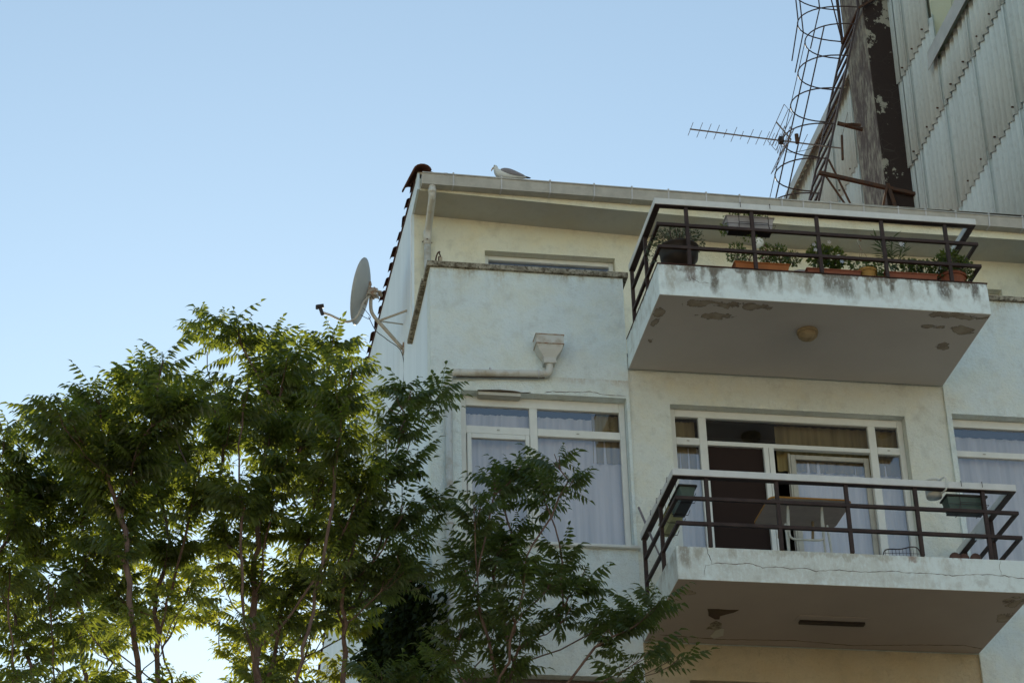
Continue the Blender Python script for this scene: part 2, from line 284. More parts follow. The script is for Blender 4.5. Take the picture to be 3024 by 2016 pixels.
M['crack'] = plain('crack_dirt', (.10,.075,.055), .95, .05); M['shutter'] = plain('brown_shutter', (.10,.075,.065), .6, .3); M['alu'] = plain('antenna_aluminium', (.20,.17,.16), .5, .4, .15)
n = NT('ground_earth', .95, .1); a = n.noise(.6, 6); M['ground'] = n.out(n.mix(n.ramp(a, .4, .6), (.32,.25,.16), (.22,.18,.11)), n.bump(n.noise(9, 5), .03, .5))
n = NT('asphalt', .9, .2); a = n.noise(40, 5); M['road'] = n.out(n.mix(n.ramp(a, .4, .6), (.055,.053,.05), (.04,.04,.04)), n.bump(a, .004, .5))
M['paving'] = plain('paving', (.30,.28,.25), .9, .2); M['stickw'] = plain('grey_pole', (.20,.18,.20), .5)

# ---------------------------------------------------------------- ground
g = MB(); N = 2500; g.add([(-N,-N,0),(N,-N,0),(N,N,0),(-N,N,0)], [(0,1,2,3)]); tag(g.build('ground', M['ground']), None, None, kind='structure')
g = MB(); g.add([(-120,-26,.004),(120,-26,.004),(120,-12,.004),(-120,-12,.004)], [(0,1,2,3)]); tag(g.build('road', M['road']), None, None, kind='structure')
g = MB(); g.box(-60,60,-11.9,-8.9,-.1,.13); tag(g.build('pavement', M['paving']), None, None, kind='structure')
# ---------------------------------------------------------------- unseen houses across the street, added behind the camera to bounce warm light
hz = 0
for i, (x0, x1, h, c) in enumerate([(-46,-31,14.5,(.64,.58,.50)),(-30.8,-17,12.6,(.66,.62,.56)),(-16.8,-3,15.4,(.66,.60,.50)),(-2.8,10.5,13.8,(.70,.66,.60)),(10.7,24,15.0,(.64,.59,.50)),(24.2,38,13.2,(.66,.62,.56))]):
    wm_ = stucco('bounce_render_'+'abcdef'[i], c, .5, dirt=.3); m = MB(); m.box(x0, x1, -46, -37, 0, h); o = m.build('bounce_house', wm_, None); tag(o, None, None, kind='structure')
    fr_ = MB(); gl_ = MB()
    for fl_ in range(int(h//3)):
        for k in range(5):
            xa = x0+1.2+k*(x1-x0-2.4-1.3)/4; za = .95+fl_*2.95
            fr_.box(xa-.08, xa+1.38, -37.0, -36.93, za-.08, za+1.58); gl_.box(xa, xa+1.3, -36.94, -36.92, za, za+1.5)
    tag(fr_.build('window_frames', M['pvc'], o), None, None, kind='stuff'); tag(gl_.build('window_panes', M['dark'], o), None, None, kind='stuff')
    m = MB(); m.prism([(-46.3,h),(-36.6,h),(-41.5,h+2.2)], lambda a,b:(x0-.0,a,b), lambda a,b:(x1+.0,a,b)); m.build('roof', M['tile'], o)
# ================================================================ the apartment building
B = thing('apartment_building', 'white rendered apartment building with brown-railed balconies and a tiled roof, its paint stained and cracked', 'building', (6.2, 2, 0))
def wall_holes(x0, x1, y0, y1, z0, z1, holes):
    m = MB(); xs = sorted({x0, x1, *[h[0] for h in holes], *[h[1] for h in holes]}); zs = sorted({z0, z1, *[h[2] for h in holes], *[h[3] for h in holes]})
    for i in range(len(xs)-1):
        for j in range(len(zs)-1):
            cx, cz = (xs[i]+xs[i+1])/2, (zs[j]+zs[j+1])/2
            if any(h[0] < cx < h[1] and h[2] < cz < h[3] for h in holes): continue
            m.box(xs[i], xs[i+1], y0, y1, zs[j], zs[j+1])
    return m
wall_holes(2.45, 4.475, 0, .26, 0, 13.52, [(2.75,4.445,10.46,12.10),(2.70,4.44,7.5,9.105)]).build('wall', M['wall'], B)
wall_holes(4.475, 7.832, .03, .29, 9.475, 12.60, [(4.90,7.385,9.80,12.08)]).build('wall', M['wall_mid'], B)
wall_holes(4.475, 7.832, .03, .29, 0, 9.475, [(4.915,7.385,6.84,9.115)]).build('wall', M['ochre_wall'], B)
wall_holes(7.832, 10.0, 0, .26, 0, 13.52, [(7.885,9.62,10.46,12.125)]).build('wall', M['wall'], B)
wall_holes(2.475, 10.0, 1.6, 1.85, 12.79, 15.35, [(3.275,4.77,13.75,14.77),(7.95,9.36,13.75,14.67)]).build('wall', M['setback'], B)
m = MB(); m.prism([(.26,0),(14.8,0),(14.8,14.70),(7.2,16.19),(1.08,15.40),(1.08,15.19),(1.6,15.19),(1.6,13.52),(.26,13.52)], lambda a,b:(2.45,a,b), lambda a,b:(2.475,a,b)); m.build('side_wall', M['side'], B)
MB().box(2.70, 10.0, 14.55, 14.8, 0, 14.6).build('back_wall', M['side'], B)
MB().box(2.475, 10.0, .29, 1.6, 12.60, 12.79).build('terrace_floor', M['paving'], B)
for z in (0, 2.9, 6.6): MB().box(2.71, 9.99, .30, 14.5, z-.1, z+.0).build('floor_slab', M['room'], B)
# white corner band down the setback corner
MB().box(2.443, 2.449, 1.60, 1.72, 13.6, 15.18).build('corner_band', M['pvc'], B)
# soffit with its slightly tilted edge, fascia
def sz(x): return lerp(15.19, 15.10, (x-2.43)/2.27) if x < 4.7 else (lerp(15.10, 15.05, (x-4.7)/2.1) if x < 6.8 else 15.05)
m = MB(); xs = [2.475, 3.4, 4.1, 4.7, 5.5, 6.2, 6.8, 8.4, 10.0]
for a, b in zip(xs, xs[1:]): m.add([(a,1.1,sz(a)),(b,1.1,sz(b)),(b,1.6,sz(b)),(a,1.6,sz(a)),(a,1.1,15.4),(b,1.1,15.4),(b,1.6,15.46),(a,1.6,15.46)], [(0,3,2,1),(0,1,5,4),(4,5,6,7)])
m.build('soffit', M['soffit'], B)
MB().add([(2.475,1.096,sz(2.475)-.002),(4.7,1.096,sz(4.7)-.002),(6.8,1.096,sz(6.8)-.002),(10,1.096,sz(10)-.002),(10,1.096,15.34),(2.475,1.096,15.34)], [(0,1,2,3,4,5)]).build('fascia', M['setback'], B)
# gutter
def gz(x): return 15.332-.0102*(x-2.49)
m = MB(); x0, x1 = 2.49, 10.0
sec = lambda x: [(x,.955,gz(x)),(x,.985,gz(x)-.125),(x,1.09,gz(x)-.125),(x,1.09,gz(x)-.01)]
a, b = sec(x0), sec(x1); a2 = [(p[0],p[1]+.006,p[2]+(.004 if i in (1,2) else 0)) for i,p in enumerate(a)]; b2 = [(p[0],p[1]+.006,p[2]+(.004 if i in (1,2) else 0)) for i,p in enumerate(b)]
m.add(a+b, [(0,1,5,4),(1,2,6,5),(2,3,7,6),(0,3,2,1)]); gut = m.build('gutter', M['gutter'], B)
MB().bar((x0,.952,gz(x0)), (x1,.952,gz(x1)), .014, .014).build('gutter_lip', M['gutter'], gut)
for x in (2.76, 5.27, 7.77, 9.6): MB().add([(x,.951,gz(x)+.003),(x,.981,gz(x)-.129),(x,1.092,gz(x)-.129),(x+.03,.951,gz(x)+.003),(x+.03,.981,gz(x)-.129),(x+.03,1.092,gz(x)-.129)], [(0,1,4,3),(1,2,5,4)]).build('gutter_joint', M['gutter'], gut)
for x in (2.839,3.379,3.93,4.432,4.863,5.284,5.719,6.108,6.60,6.85,7.171,7.563,7.974,8.3,8.659,9.056,9.46):
    m = MB(); z = gz(x); m.bar((x,.946,z+.022), (x+.002,.978,z-.128), .016, .005, (0,1,0)); m.bar((x,.945,z+.022), (x,1.08,z+.05), .016, .004); m.bar((x,.98,z-.130), (x,1.09,z-.130), .016, .004); m.build('gutter_clip', M['clip'], gut)
# downpipe from gutter to the terrace
m = MB(); m.tube(curve([(2.61,1.03,15.22),(2.61,1.03,15.13),(2.613,1.06,15.07),(2.617,1.25,15.01),(2.62,1.46,14.94),(2.62,1.52,14.86),(2.615,1.53,14.75)], 4), .041, 12); m.tube([(2.615,1.53,14.80),(2.615,1.53,12.85)], .038, 12)
dp = m.build('downpipe', M['pipe'], B, smooth=True)
m = MB(); m.tube([(2.61,1.03,15.17),(2.61,1.03,15.11)], .046, 12); m.build('pipe_socket', M['pipe'], dp, smooth=True)
MB().tube([(2.616,1.53,14.93),(2.615,1.53,14.78)], .045, 12).build('pipe_socket', M['pipe'], dp, smooth=True)
MB().tube([(2.56,1.55,14.80),(2.61,1.48,14.80),(2.67,1.55,14.79)], .006, 6).build('pipe_bracket', M['rust'], dp)
# copings
cp = MB().box(2.415, 4.53, -.035, .30, 13.52, 13.580).build('coping', M['coping'], B, bevel=.006)
MB().box(2.395, 2.75, .30, 1.6, 13.50, 13.560).build('coping', M['coping'], B, bevel=.006)
MB().box(7.84, 10.0, -.035, .30, 13.52, 13.575).build('coping', M['coping'], B, bevel=.006)
# a stub of broken rusty bracket on the coping corner
m = MB(); m.box(2.545,2.575,.07,.10,13.58,13.70); m.tube(curve([(2.53,.08,13.58),(2.52,.08,13.66),(2.54,.08,13.74),(2.565,.08,13.76)],4),.009,6); m.tube([(2.58,.09,13.58),(2.575,.09,13.70),(2.555,.08,13.75)],.007,6); m.build('rusty_bracket_stub', M['rust'], cp)
MB().box(2.553,2.585,.055,.068,13.59,13.68).build('plaster_remnant', M['lime'], cp)
# ---- windows
def curtain(x0, x1, z0, z1, y, mat, parent, name='curtain', pitch=.13, amp=.017, seed=0):
    r = random.Random(seed); m = MB(); n_ = max(8, int((x1-x0)/pitch*6)); vs_ = []
    for i in range(n_+1):
        x = lerp(x0, x1, i/n_); yy = y+amp*math.sin(i/6*2*math.pi+r.uniform(-.4,.4))
        vs_ += [(x, yy, z0), (x, yy*.5+y*.5, z1+r.uniform(-.006,.006))]
    m.add(vs_, [(2*i,2*i+2,2*i+3,2*i+1) for i in range(n_)]); o = m.build(name, mat, parent, smooth=True); return o
def rooms(x0, x1, z0, z1, y=.30, d=2.5):
    m = MB(); X0, X1, Z0, Z1 = x0-.02, x1+.02, z0-.02, z1+.06
    v = [(X0,y,Z0),(X1,y,Z0),(X1,y+d,Z0),(X0,y+d,Z0),(X0,y,Z1),(X1,y,Z1),(X1,y+d,Z1),(X0,y+d,Z1)]
    m.add(v, [(0,1,2,3),(4,7,6,5),(1,5,6,2),(2,6,7,3),(3,7,4,0)]); return m.build('room', M['room'], B)
def frame(parent, boxes, y0=.11, y1=.17, mat='pvc', name='window'):
    m = MB()
    for k, (a, b, c_, d) in enumerate(boxes): m.box(a, b, y0+.0017*(k%3), y1, c_, d)
    return m.build(name, M[mat], parent, bevel=.006)
def pane(parent, x0, x1, z0, z1, y=.14): return MB().add([(x0-.01,y,z0-.01),(x1+.01,y,z0-.01),(x1+.01,y,z1+.01),(x0-.01,y,z1+.01)], [(0,1,2,3)]).build('pane', M['glass'], parent)
# left bay window
fw = frame(B, [(2.752,2.815,10.462,12.098),(4.384,4.443,10.462,12.098),(2.815,4.384,11.99,12.097),(2.815,4.384,10.463,10.53),(3.46,3.54,10.53,11.99),(2.815,3.46,11.68,11.765),(3.54,4.384,11.68,11.765)])
m = MB(); [m.box(*b) for b in ((2.822,2.866,.095,.135,10.536,11.672),(3.410,3.453,.095,.135,10.536,11.672),(2.866,3.410,.097,.135,11.62,11.672),(2.866,3.410,.097,.135,10.536,10.59))]; m.build('sash', M['pvc'], fw, bevel=.006)
pane(fw, 2.815, 3.46, 11.765, 11.99); pane(fw, 3.54, 4.384, 11.765, 11.99); pane(fw, 2.866, 3.41, 10.59, 11.62, .12); pane(fw, 3.54, 4.384, 10.53, 11.68)
for x, z in ((3.14,11.722),(3.95,11.722)): MB().box(x-.014,x+.014,.103,.109,z-.003,z+.006).build('drain_cap', M['gutter'], fw)
MB().box(2.70, 4.50, -.05, .12, 10.425, 10.455).build('sill', M['pvc'], fw, bevel=.005)
curtain(2.77, 4.43, 10.45, 11.955, .235, M['curtain'], fw, pitch=.115, seed=1); curtain(4.12, 4.43, 11.46, 12.0, .222, M['drape'], fw, 'drape', .09, .012, 2)
rooms(2.75, 4.44, 10.46, 12.09)
# broken plaster lintel over the left bay window
def flake(pts, y, th, name, mat, parent): return MB().prism(pts, lambda a,b:(a,y-th,b), lambda a,b:(a,y+.004,b)).build(name, mat, parent)
flake([(2.92,12.104),(3.15,12.118),(3.30,12.112),(3.37,12.10),(3.46,12.106),(3.44,12.10),(2.92,12.098)], 0, .012, 'broken_plaster', M['crack'], fw)
MB().box(2.93,3.36,.006,.10,12.062,12.097).build('loose_lintel', M['soffit'], fw)
def crackline(pts, parent, y=0, r=.0022, seed=0, name='crack', f=None):
    rr = random.Random(seed); out = []
    for (a, b), (c_, d) in zip(pts, pts[1:]):
        k = max(2, int(math.hypot(c_-a, d-b)/.03))
        for i in range(k): t = i/k; out.append((lerp(a,c_,t)+rr.uniform(-.004,.004), lerp(b,d,t)+rr.uniform(-.005,.005)))
    out.append(pts[-1]); P = [f(a, b) if f else (a, y, b) for a, b in out]
    rad = [r*rr.uniform(.5,1.4) for _ in P]; rad[0] = rad[-1] = r*.3
    return MB().tube(P, rad, 5).build(name, M['crack'], parent)
crackline([(3.606,12.115),(3.66,12.132),(3.79,12.135),(3.95,12.143),(4.07,12.152),(4.24,12.129),(4.44,12.122)], fw, 0, .003, 3)
# lower left window: only its shutter box shows
lw = frame(B, [(2.702,2.76,7.502,9.10),(4.38,4.438,7.502,9.10),(2.76,4.38,8.95,9.10)], mat='shutter')
for k in range(10): MB().box(2.76,4.38,.125,.150,8.94-.055*(k+1),8.936-.055*k).build('shutter_slat', M['shutter'], lw)
# balcony door
X0, X1 = 4.902, 7.383
fd = frame(B, [(X0,4.969,9.802,12.078),(7.324,X1,9.802,12.078),(4.969,7.324,11.995,12.077),(5.211,5.292,9.802,11.995),(7.005,7.085,9.802,11.995),(4.969,5.211,11.68,11.76),(5.292,7.005,11.686,11.735),(7.085,7.324,11.68,11.76),(4.969,5.211,9.802,9.87),(7.085,7.324,9.802,9.87)], .13, .19, name='balcony_door')
m = MB(); m.box(5.870,5.920,.112,.16,9.82,11.686); m.box(5.926,5.979,.118,.166,9.82,11.686); m.build('door_stile', M['pvc'], fd, bevel=.004)
m = MB(); m.box(6.172,6.226,.20,.235,9.82,11.66); m.box(6.950,7.003,.20,.235,9.82,11.66); m.box(6.226,6.950,.202,.235,11.61,11.66); m.box(6.226,6.950,.202,.235,9.82,9.89); m.build('sliding_sash', M['beige'], fd, bevel=.004)
MB().box(6.150,6.168,.20,.235,9.82,11.67).build('door_stile', M['beige'], fd)
sc = MB(); sc.box(5.300,5.870,.165,.170,9.81,11.684); sc.build('screen', M['screen'], fd)
for a in ((4.969,5.211,11.76,11.995),(5.292,7.005,11.735,11.995),(7.085,7.324,11.76,11.995),(4.969,5.211,9.87,11.68),(7.085,7.324,9.87,11.68)): pane(fd, *a, .165)
pane(fd, 6.226, 6.95, 9.89, 11.61, .215)
for x in (5.09, 7.205): MB().box(x-.013,x+.013,.122,.129,11.718,11.727).build('drain_cap', M['gutter'], fd)
curtain(4.93, 5.24, 9.81, 11.70, .27, M['curtain'], fd, pitch=.10, seed=4); curtain(4.93, 5.20, 11.35, 12.0, .262, M['drape'], fd, 'drape', .09, .010, 5)
curtain(6.16, 7.36, 9.81, 11.62, .29, M['curtain'], fd, pitch=.12, seed=6); curtain(6.05, 7.35, 11.50, 12.02, .275, M['drape'], fd, 'drape', .10, .013, 7)
rooms(4.90, 7.385, 9.80, 12.08, .33)
MB().box(4.90,7.38,.27,.60,12.02,12.10).build('curtain_box', M['dark'], fd)
# door below, only its dark head shows
ld = frame(B, [(4.917,4.98,6.85,9.11),(7.32,7.383,6.85,9.11),(4.98,7.32,8.98,9.11)], .12, .18, mat='shutter', name='balcony_door')
pane(ld, 4.98, 7.32, 6.85, 8.98, .15); rooms(4.92, 7.38, 6.85, 9.05, .33)
# right bay window
rw = frame(B, [(7.887,7.922,10.462,12.12),(7.922,9.60,12.03,12.12),(7.922,9.58,11.69,11.758),(7.922,9.58,10.462,10.53),(9.56,9.618,10.462,12.12)])
pane(rw, 7.922, 9.56, 11.758, 12.03); pane(rw, 7.922, 9.56, 10.53, 11.69)
MB().box(7.95,9.56,.19,.24,11.975,12.03).build('curtain_rail', M['dark'], rw); curtain(7.90, 9.6, 10.45, 11.975, .235, M['curtain'], rw, pitch=.13, seed=8); rooms(7.885, 9.62, 10.46, 12.1)
MB().box(8.21,8.24,.103,.109,11.722,11.731).build('drain_cap', M['gutter'], rw); MB().box(7.84, 9.66, -.05, .12, 10.425, 10.455).build('sill', M['pvc'], rw)
# setback windows
def small_window(x0, x1, z0, z1, y, s):
    f_ = frame(B, [(x0+.002,x0+.055,z0,z1-.002),(x1-.055,x1-.002,z0,z1-.002),(x0+.055,x1-.055,z1-.055,z1-.003),(x0+.055,x1-.055,z0,z0+.06)], y+.10, y+.16)
    pane(f_, x0+.055, x1-.055, z0+.06, z1-.055, y+.13); curtain(x0+.02, x1-.02, z0, z1-.10, y+.21, M['curtain'], f_, seed=s)
    MB().box(x0,x1,y+.26,y+.9,z0-.02,z1+.02).build('dark_room', M['dark'], f_)
small_window(3.275, 4.77, 13.75, 14.77, 1.6, 11); small_window(7.95, 9.36, 13.75, 14.67, 1.6, 12)
# globe lamp under the eaves
m = MB(); m.lathe([(.001,-.07),(.03,-.063),(.055,-.04),(.066,0),(.055,.04),(.03,.06)], (6.40,1.36,14.955), 14); m.build('globe_lamp', M['lampglass'], B, smooth=True)
MB().tube([(6.40,1.36,15.01),(6.40,1.36,15.05)], .03, 10).build('lamp_holder', M['black'], B)
# rain hopper and pipe
m = MB(); hx0, hx1 = 3.505, 3.79
m.box(hx0, hx1, -.17, -.002, 12.60, 12.70)
def fr_(a, b, ya, z, ): return [(a,ya,z),(b,ya,z),(b,-.004,z),(a,-.004,z)]
v = fr_(hx0+.004,hx1-.004,-.166,12.598)+fr_(3.53,3.775,-.15,12.545)+fr_(3.585,3.715,-.115,12.465)+fr_(3.588,3.712,-.112,12.405)
m.add(v, [(i*4+j,i*4+(j+1)%4,i*4+4+(j+1)%4,i*4+4+j) for i in range(3) for j in range(4)]+[(12,13,14,15)])
hp = m.build('rain_hopper', M['pipe'], B, bevel=.003)
m = MB(); m.box(hx0-.006,hx1+.006,-.176,-.002,12.694,12.704); m.box(hx0-.003,hx1+.003,-.173,-.002,12.594,12.602); m.build('hopper_rim', M['galv'], hp)
m = MB(); m.tube(curve([(3.652,-.062,12.43),(3.652,-.062,12.35),(3.635,-.06,12.312),(3.58,-.058,12.298),(3.48,-.058,12.293),(2.70,-.056,12.262)], 6), .038, 12); m.tube(curve([(2.74,-.056,12.264),(2.66,-.055,12.255),(2.625,-.053,12.20),(2.62,-.052,12.10)], 5), .039, 12); m.tube([(2.62,-.052,12.12),(2.62,-.052,.2)], .036, 12)
pp = m.build('drain_pipe', M['pipe'], B, smooth=True)
MB().tube([(3.60,-.05,12.262),(3.40,-.05,12.252),(2.70,-.048,12.222)], .007, 6).build('grime_line', M['crack'], pp)
for x in (3.54, 3.05): MB().tube([(x,-.058,12.295-.00),(x-.012,-.058,12.294)], .043, 12).build('pipe_clip', M['clip'], pp)
for z in (11.95, 10.6, 9.6): MB().tube([(2.62,-.052,z),(2.62,-.052,z-.018)], .042, 12).build('pipe_clip', M['gutter'], pp)
# ---- balconies
PX = (4.805, 5.470, 6.136, 6.805, 7.468)
def balcony(zb, zt, zm, zl, zc, side_posts, cap_end, mats, edge):
    m = MB(); x0, x1 = 4.482, 7.828
    m.box(x0, x1, -1.5, -.001, zb, zt)
    for i in range(len(m.f)): m.m[i] = 0
    m.m[0] = 1
    o = m.build('balcony', [M[mats[0]], M[mats[1]]], B, bevel=.008)
    if edge: MB().box(x0-.004, x1+.004, -1.508, -.002, zt+.001, zt+.010).build('tile_edge', M['oldtile'], o)
    for x in PX: MB().box(x-.018, x+.018, -1.518+.0, -1.482, zt-.0, zc-.07).build('post', M['brown'], o, bevel=.003)
    for xs, off in ((4.515, 0), (7.775, 0)):
        for y in side_posts: MB().box(xs-.018, xs+.018, y-.018, y+.018, zt-.22 if xs < 5 else zt, zc-.07).build('post', M['brown'], o, bevel=.003)
    for z in (zm, zl):
        MB().box(4.497, 7.793, -1.521, -1.487, z-.017, z+.017).build('rail', M['brown'], o, bevel=.003)
        for xs in (4.515, 7.775): MB().box(xs-.0165, xs+.0165, -1.487, side_posts[-1] if xs < 5 else -.03, z-.0165, z+.0165).build('rail', M['brown'], o, bevel=.003)
    for a in ((4.485,7.795,-1.535,-1.465),): MB().box(*a, zc-.068, zc).build('cap_rail', M['capwhite'], o, bevel=.004)
    for xs in (4.485, 7.725): MB().box(xs, xs+.070, -1.464, cap_end if xs < 5 else -.03, zc-.067, zc-.001).build('cap_rail', M['capwhite'], o, bevel=.004)
    m = MB(); m.box(4.490,7.790,-1.530,-1.470,zc-.078,zc-.0685); m.box(4.490,4.550,-1.464,cap_end,zc-.078,zc-.0685); m.box(7.730,7.790,-1.464,-.03,zc-.078,zc-.0685); m.build('cap_rail_underside', M['brown'], o)
    return o
b1 = balcony(12.440, 12.788, 13.243, 12.985, 13.530, (-.92, -.27), -.255, ('slab1','under1'), True)
b2 = balcony(9.473, 9.800, 10.278, 10.026, 10.564, (-.87, -.13), -.10, ('slab2','under2'), False)
crackline([(4.77,9.80),(4.772,9.737),(4.796,9.688),(4.802,9.636),(4.896,9.647),(5.023,9.642),(5.152,9.66),(5.276,9.618),(5.395,9.631),(5.532,9.62),(5.678,9.631),(5.773,9.606),(5.962,9.627),(6.205,9.616),(6.494,9.637),(6.657,9.631),(6.863,9.632),(7.1,9.618),(7.3,9.64),(7.54,9.642),(7.7,9.62),(7.82,9.625)], b2, -1.5, .0026, 1)
crackline([(4.80,9.628),(4.741,9.615),(4.728,9.56),(4.721,9.50)], b2, -1.5, .0014, 2); crackline([(7.56,9.80),(7.532,9.737),(7.54,9.647)], b2, -1.5, .0018, 5)
crackline([(4.812,12.76),(4.813,12.646),(4.889,12.599),(4.94,12.605),(4.99,12.598)], b1, -1.5, .002, 6); crackline([(4.812,12.64),(4.78,12.61),(4.74,12.615)], b1, -1.5, .0015, 7)
crackline([(4.6,-.19),(5.2,-.13),(5.9,-.17),(6.5,-.10),(7.1,-.17),(7.6,-.21),(7.82,-.13)], b2, 0, .0028, 8, f=lambda a,b:(a,b,9.472))
# flaked patch under the lower balcony
fz = lambda z:(lambda a,b:(a,b,z))
MB().prism([(4.905,-.852),(5.0,-.86),(5.10,-.85),(5.20,-.861),(5.17,-.80),(5.10,-.74),(5.06,-.70),(5.073,-.624),(5.03,-.62),(4.95,-.70),(4.93,-.78)], fz(9.468), fz(9.4725)).build('bare_patch', M['crack'], b2)
MB().prism([(5.05,-.58),(5.12,-.52),(5.14,-.42),(5.10,-.36),(5.00,-.38),(5.03,-.46),(5.01,-.50)], fz(9.466), fz(9.4722)).build('bare_patch', M['coping'], b2)
MB().prism([(5.10,-.36),(5.17,-.40),(5.20,-.25),(5.13,-.16),(5.08,-.22)], fz(9.463), fz(9.470)).build('hanging_flake', M['soffit'], b2)
m = MB(); m.box(5.79,6.48,-.80,-.66,9.464,9.472); m.build('strip_light', M['under2'], b2, bevel=.003)
MB().box(5.83,6.46,-.70,-.64,9.440,9.4635).build('strip_light_tube', M['black'], b2)
# bulkhead lamp under the upper balcony
m = MB(); m.lathe([(.105,0),(.108,-.025),(.095,-.03)], (6.10,-.97,12.439), 20); bl = m.build('bulkhead_lamp', M['lampold'], b1, smooth=True)
m = MB(); m.lathe([(.088,-.028),(.09,-.06),(.07,-.085),(.035,-.096),(.001,-.098)], (6.10,-.97,12.439), 20, False); m.build('bulkhead_lamp_glass', M['lampold'], b1, smooth=True)
m = MB(); m.tube([(6.10+.093*math.cos(t),-.97+.093*math.sin(t),12.385) for t in [i*math.pi/12 for i in range(25)]], .005, 5)
for a in (0, math.pi/3, 2*math.pi/3): m.tube([(6.10+.097*math.cos(t)*math.cos(a), -.97+.097*math.cos(t)*math.sin(a), 12.41-.075*math.sin(t)) for t in [i*math.pi/10 for i in range(11)]], .005, 5)
m.build('bulkhead_lamp_cage', M['lampold'], b1)
# ---- roof: slab, joined tile field, single tiles along the rake and the eaves
m = MB(); m.prism([(1.10,15.345),(7.2,16.135),(7.2,16.185),(1.10,15.395)], lambda a,b:(2.46,a,b), lambda a,b:(10.0,a,b)); m.prism([(7.2,16.135),(14.9,14.61),(14.9,14.66),(7.2,16.185)], lambda a,b:(2.46,a,b), lambda a,b:(10.0,a,b)); roof = m.build('roof', M['lime'], B)
def barrel(L=.50, r0=.085, r1=.066, n_=8, th=.012):      # lies along +Y, wide end at y=0
    m = MB(); vs_ = []
    for (y, r_) in ((0, r0), (L, r1)):
        for rr in (r_, r_-th):
            for j in range(n_+1): t = math.pi*j/n_; vs_.append((rr*math.cos(t), y, rr*math.sin(t)*.8))
    k = n_+1; f = []
    for j in range(n_): f += [(j,j+1,2*k+j+1,2*k+j), (k+j+1,k+j,3*k+j,3*k+j+1), (j+1,j,k+j,k+j+1)]
    f += [(0,2*k,3*k,k), (n_,k+n_,3*k+n_,2*k+n_)]
    me = bpy.data.meshes.new('tile'); me.from_pydata(vs_, [], f); me.materials.append(M['tile']); me.polygons.foreach_set('use_smooth', [True]*len(f)); me.update(); return me
tmesh = barrel(); ang = math.atan2(.79, 6.1)
def tile(x, y, z, rx=None, rz=0, s=1, mesh=tmesh, ry=0):
    o = bpy.data.objects.new('tile', mesh); COL.objects.link(o); o.parent = roof; o.location = Vector((x,y,z))-wl(roof); o.rotation_euler = (ang if rx is None else rx, ry, rz); o.scale = (s,s,s); return o
rmesh = tmesh.copy(); rmesh.materials.clear(); rmesh.materials.append(M['oldtile'])
bmesh_ = tmesh.copy(); bmesh_.materials.clear(); bmesh_.materials.append(M['browntile'])
rr = random.Random(4)
for i in range(14):
    y = 1.35+.445*i; tile(2.462+rr.uniform(-.012,.006), y, 15.395+.1295*(y-1.1)+rr.uniform(-.004,.010), ang+R(5)+rr.uniform(-.02,.02), rr.uniform(-.05,.05), rr.uniform(.55,.75), mesh=rmesh)
for i in range(17):
    y = 7.3+.445*i; tile(2.462, y+.44, 16.175-.198*(y+.44-7.2), -math.atan(.198)+R(-3), 0, .6, mesh=rmesh)
tile(2.50, 1.02, 15.395, R(12), R(4), 1.30, ry=R(-14), mesh=bmesh_); tile(2.775, 1.08, 15.345, R(12), R(3), 1.15, ry=R(6), mesh=bmesh_); tile(2.57, 1.16, 15.42, R(9), R(-8), 1.1, mesh=bmesh_)
for i in range(33): tile(3.0+.215*i, 1.10+rr.uniform(-.015,.01), 15.335-.0102*i*.2, R(9), rr.uniform(-.03,.03))
MB().bar((2.452,1.25,15.405),(2.452,7.2,16.19),.03,.034).build('rake_edge', M['oldtile'], roof); MB().bar((2.452,7.2,16.18),(2.452,14.8,14.675),.03,.034).build('rake_edge', M['oldtile'], roof)
MB().box(2.455,2.60,1.10,1.30,15.385,15.43).build('mortar', M['lime'], roof)
m = MB(); nx = 210; ys = []; y = 1.5
rows = [1.55+.45*i for i in range(13)]
vs_ = []; fs_ = []
def field(y0, y1, zf, lift):
    base = len(vs_)
    for i in range(nx+1):
        x = 2.6+7.38*i/nx; h = .035*math.sin((x-2.6)/.215*2*math.pi)
        vs_.append((x, y0, zf(y0)+.05+h+lift)); vs_.append((x, y1, zf(y1)+.05+h))
    for i in range(nx): fs_.append((base+2*i, base+2*i+2, base+2*i+3, base+2*i+1))
for yy in rows: field(yy, yy+.455, lambda t: 15.395+.1295*(t-1.1), .03)
for k in range(17): field(7.25+.45*k+.455, 7.25+.45*k, lambda t: 16.185-.198*(t-7.2), .0)
m.add(vs_, fs_); tag(m.build('tile_field', M['tile'], roof, smooth=True), None, None, kind='stuff')

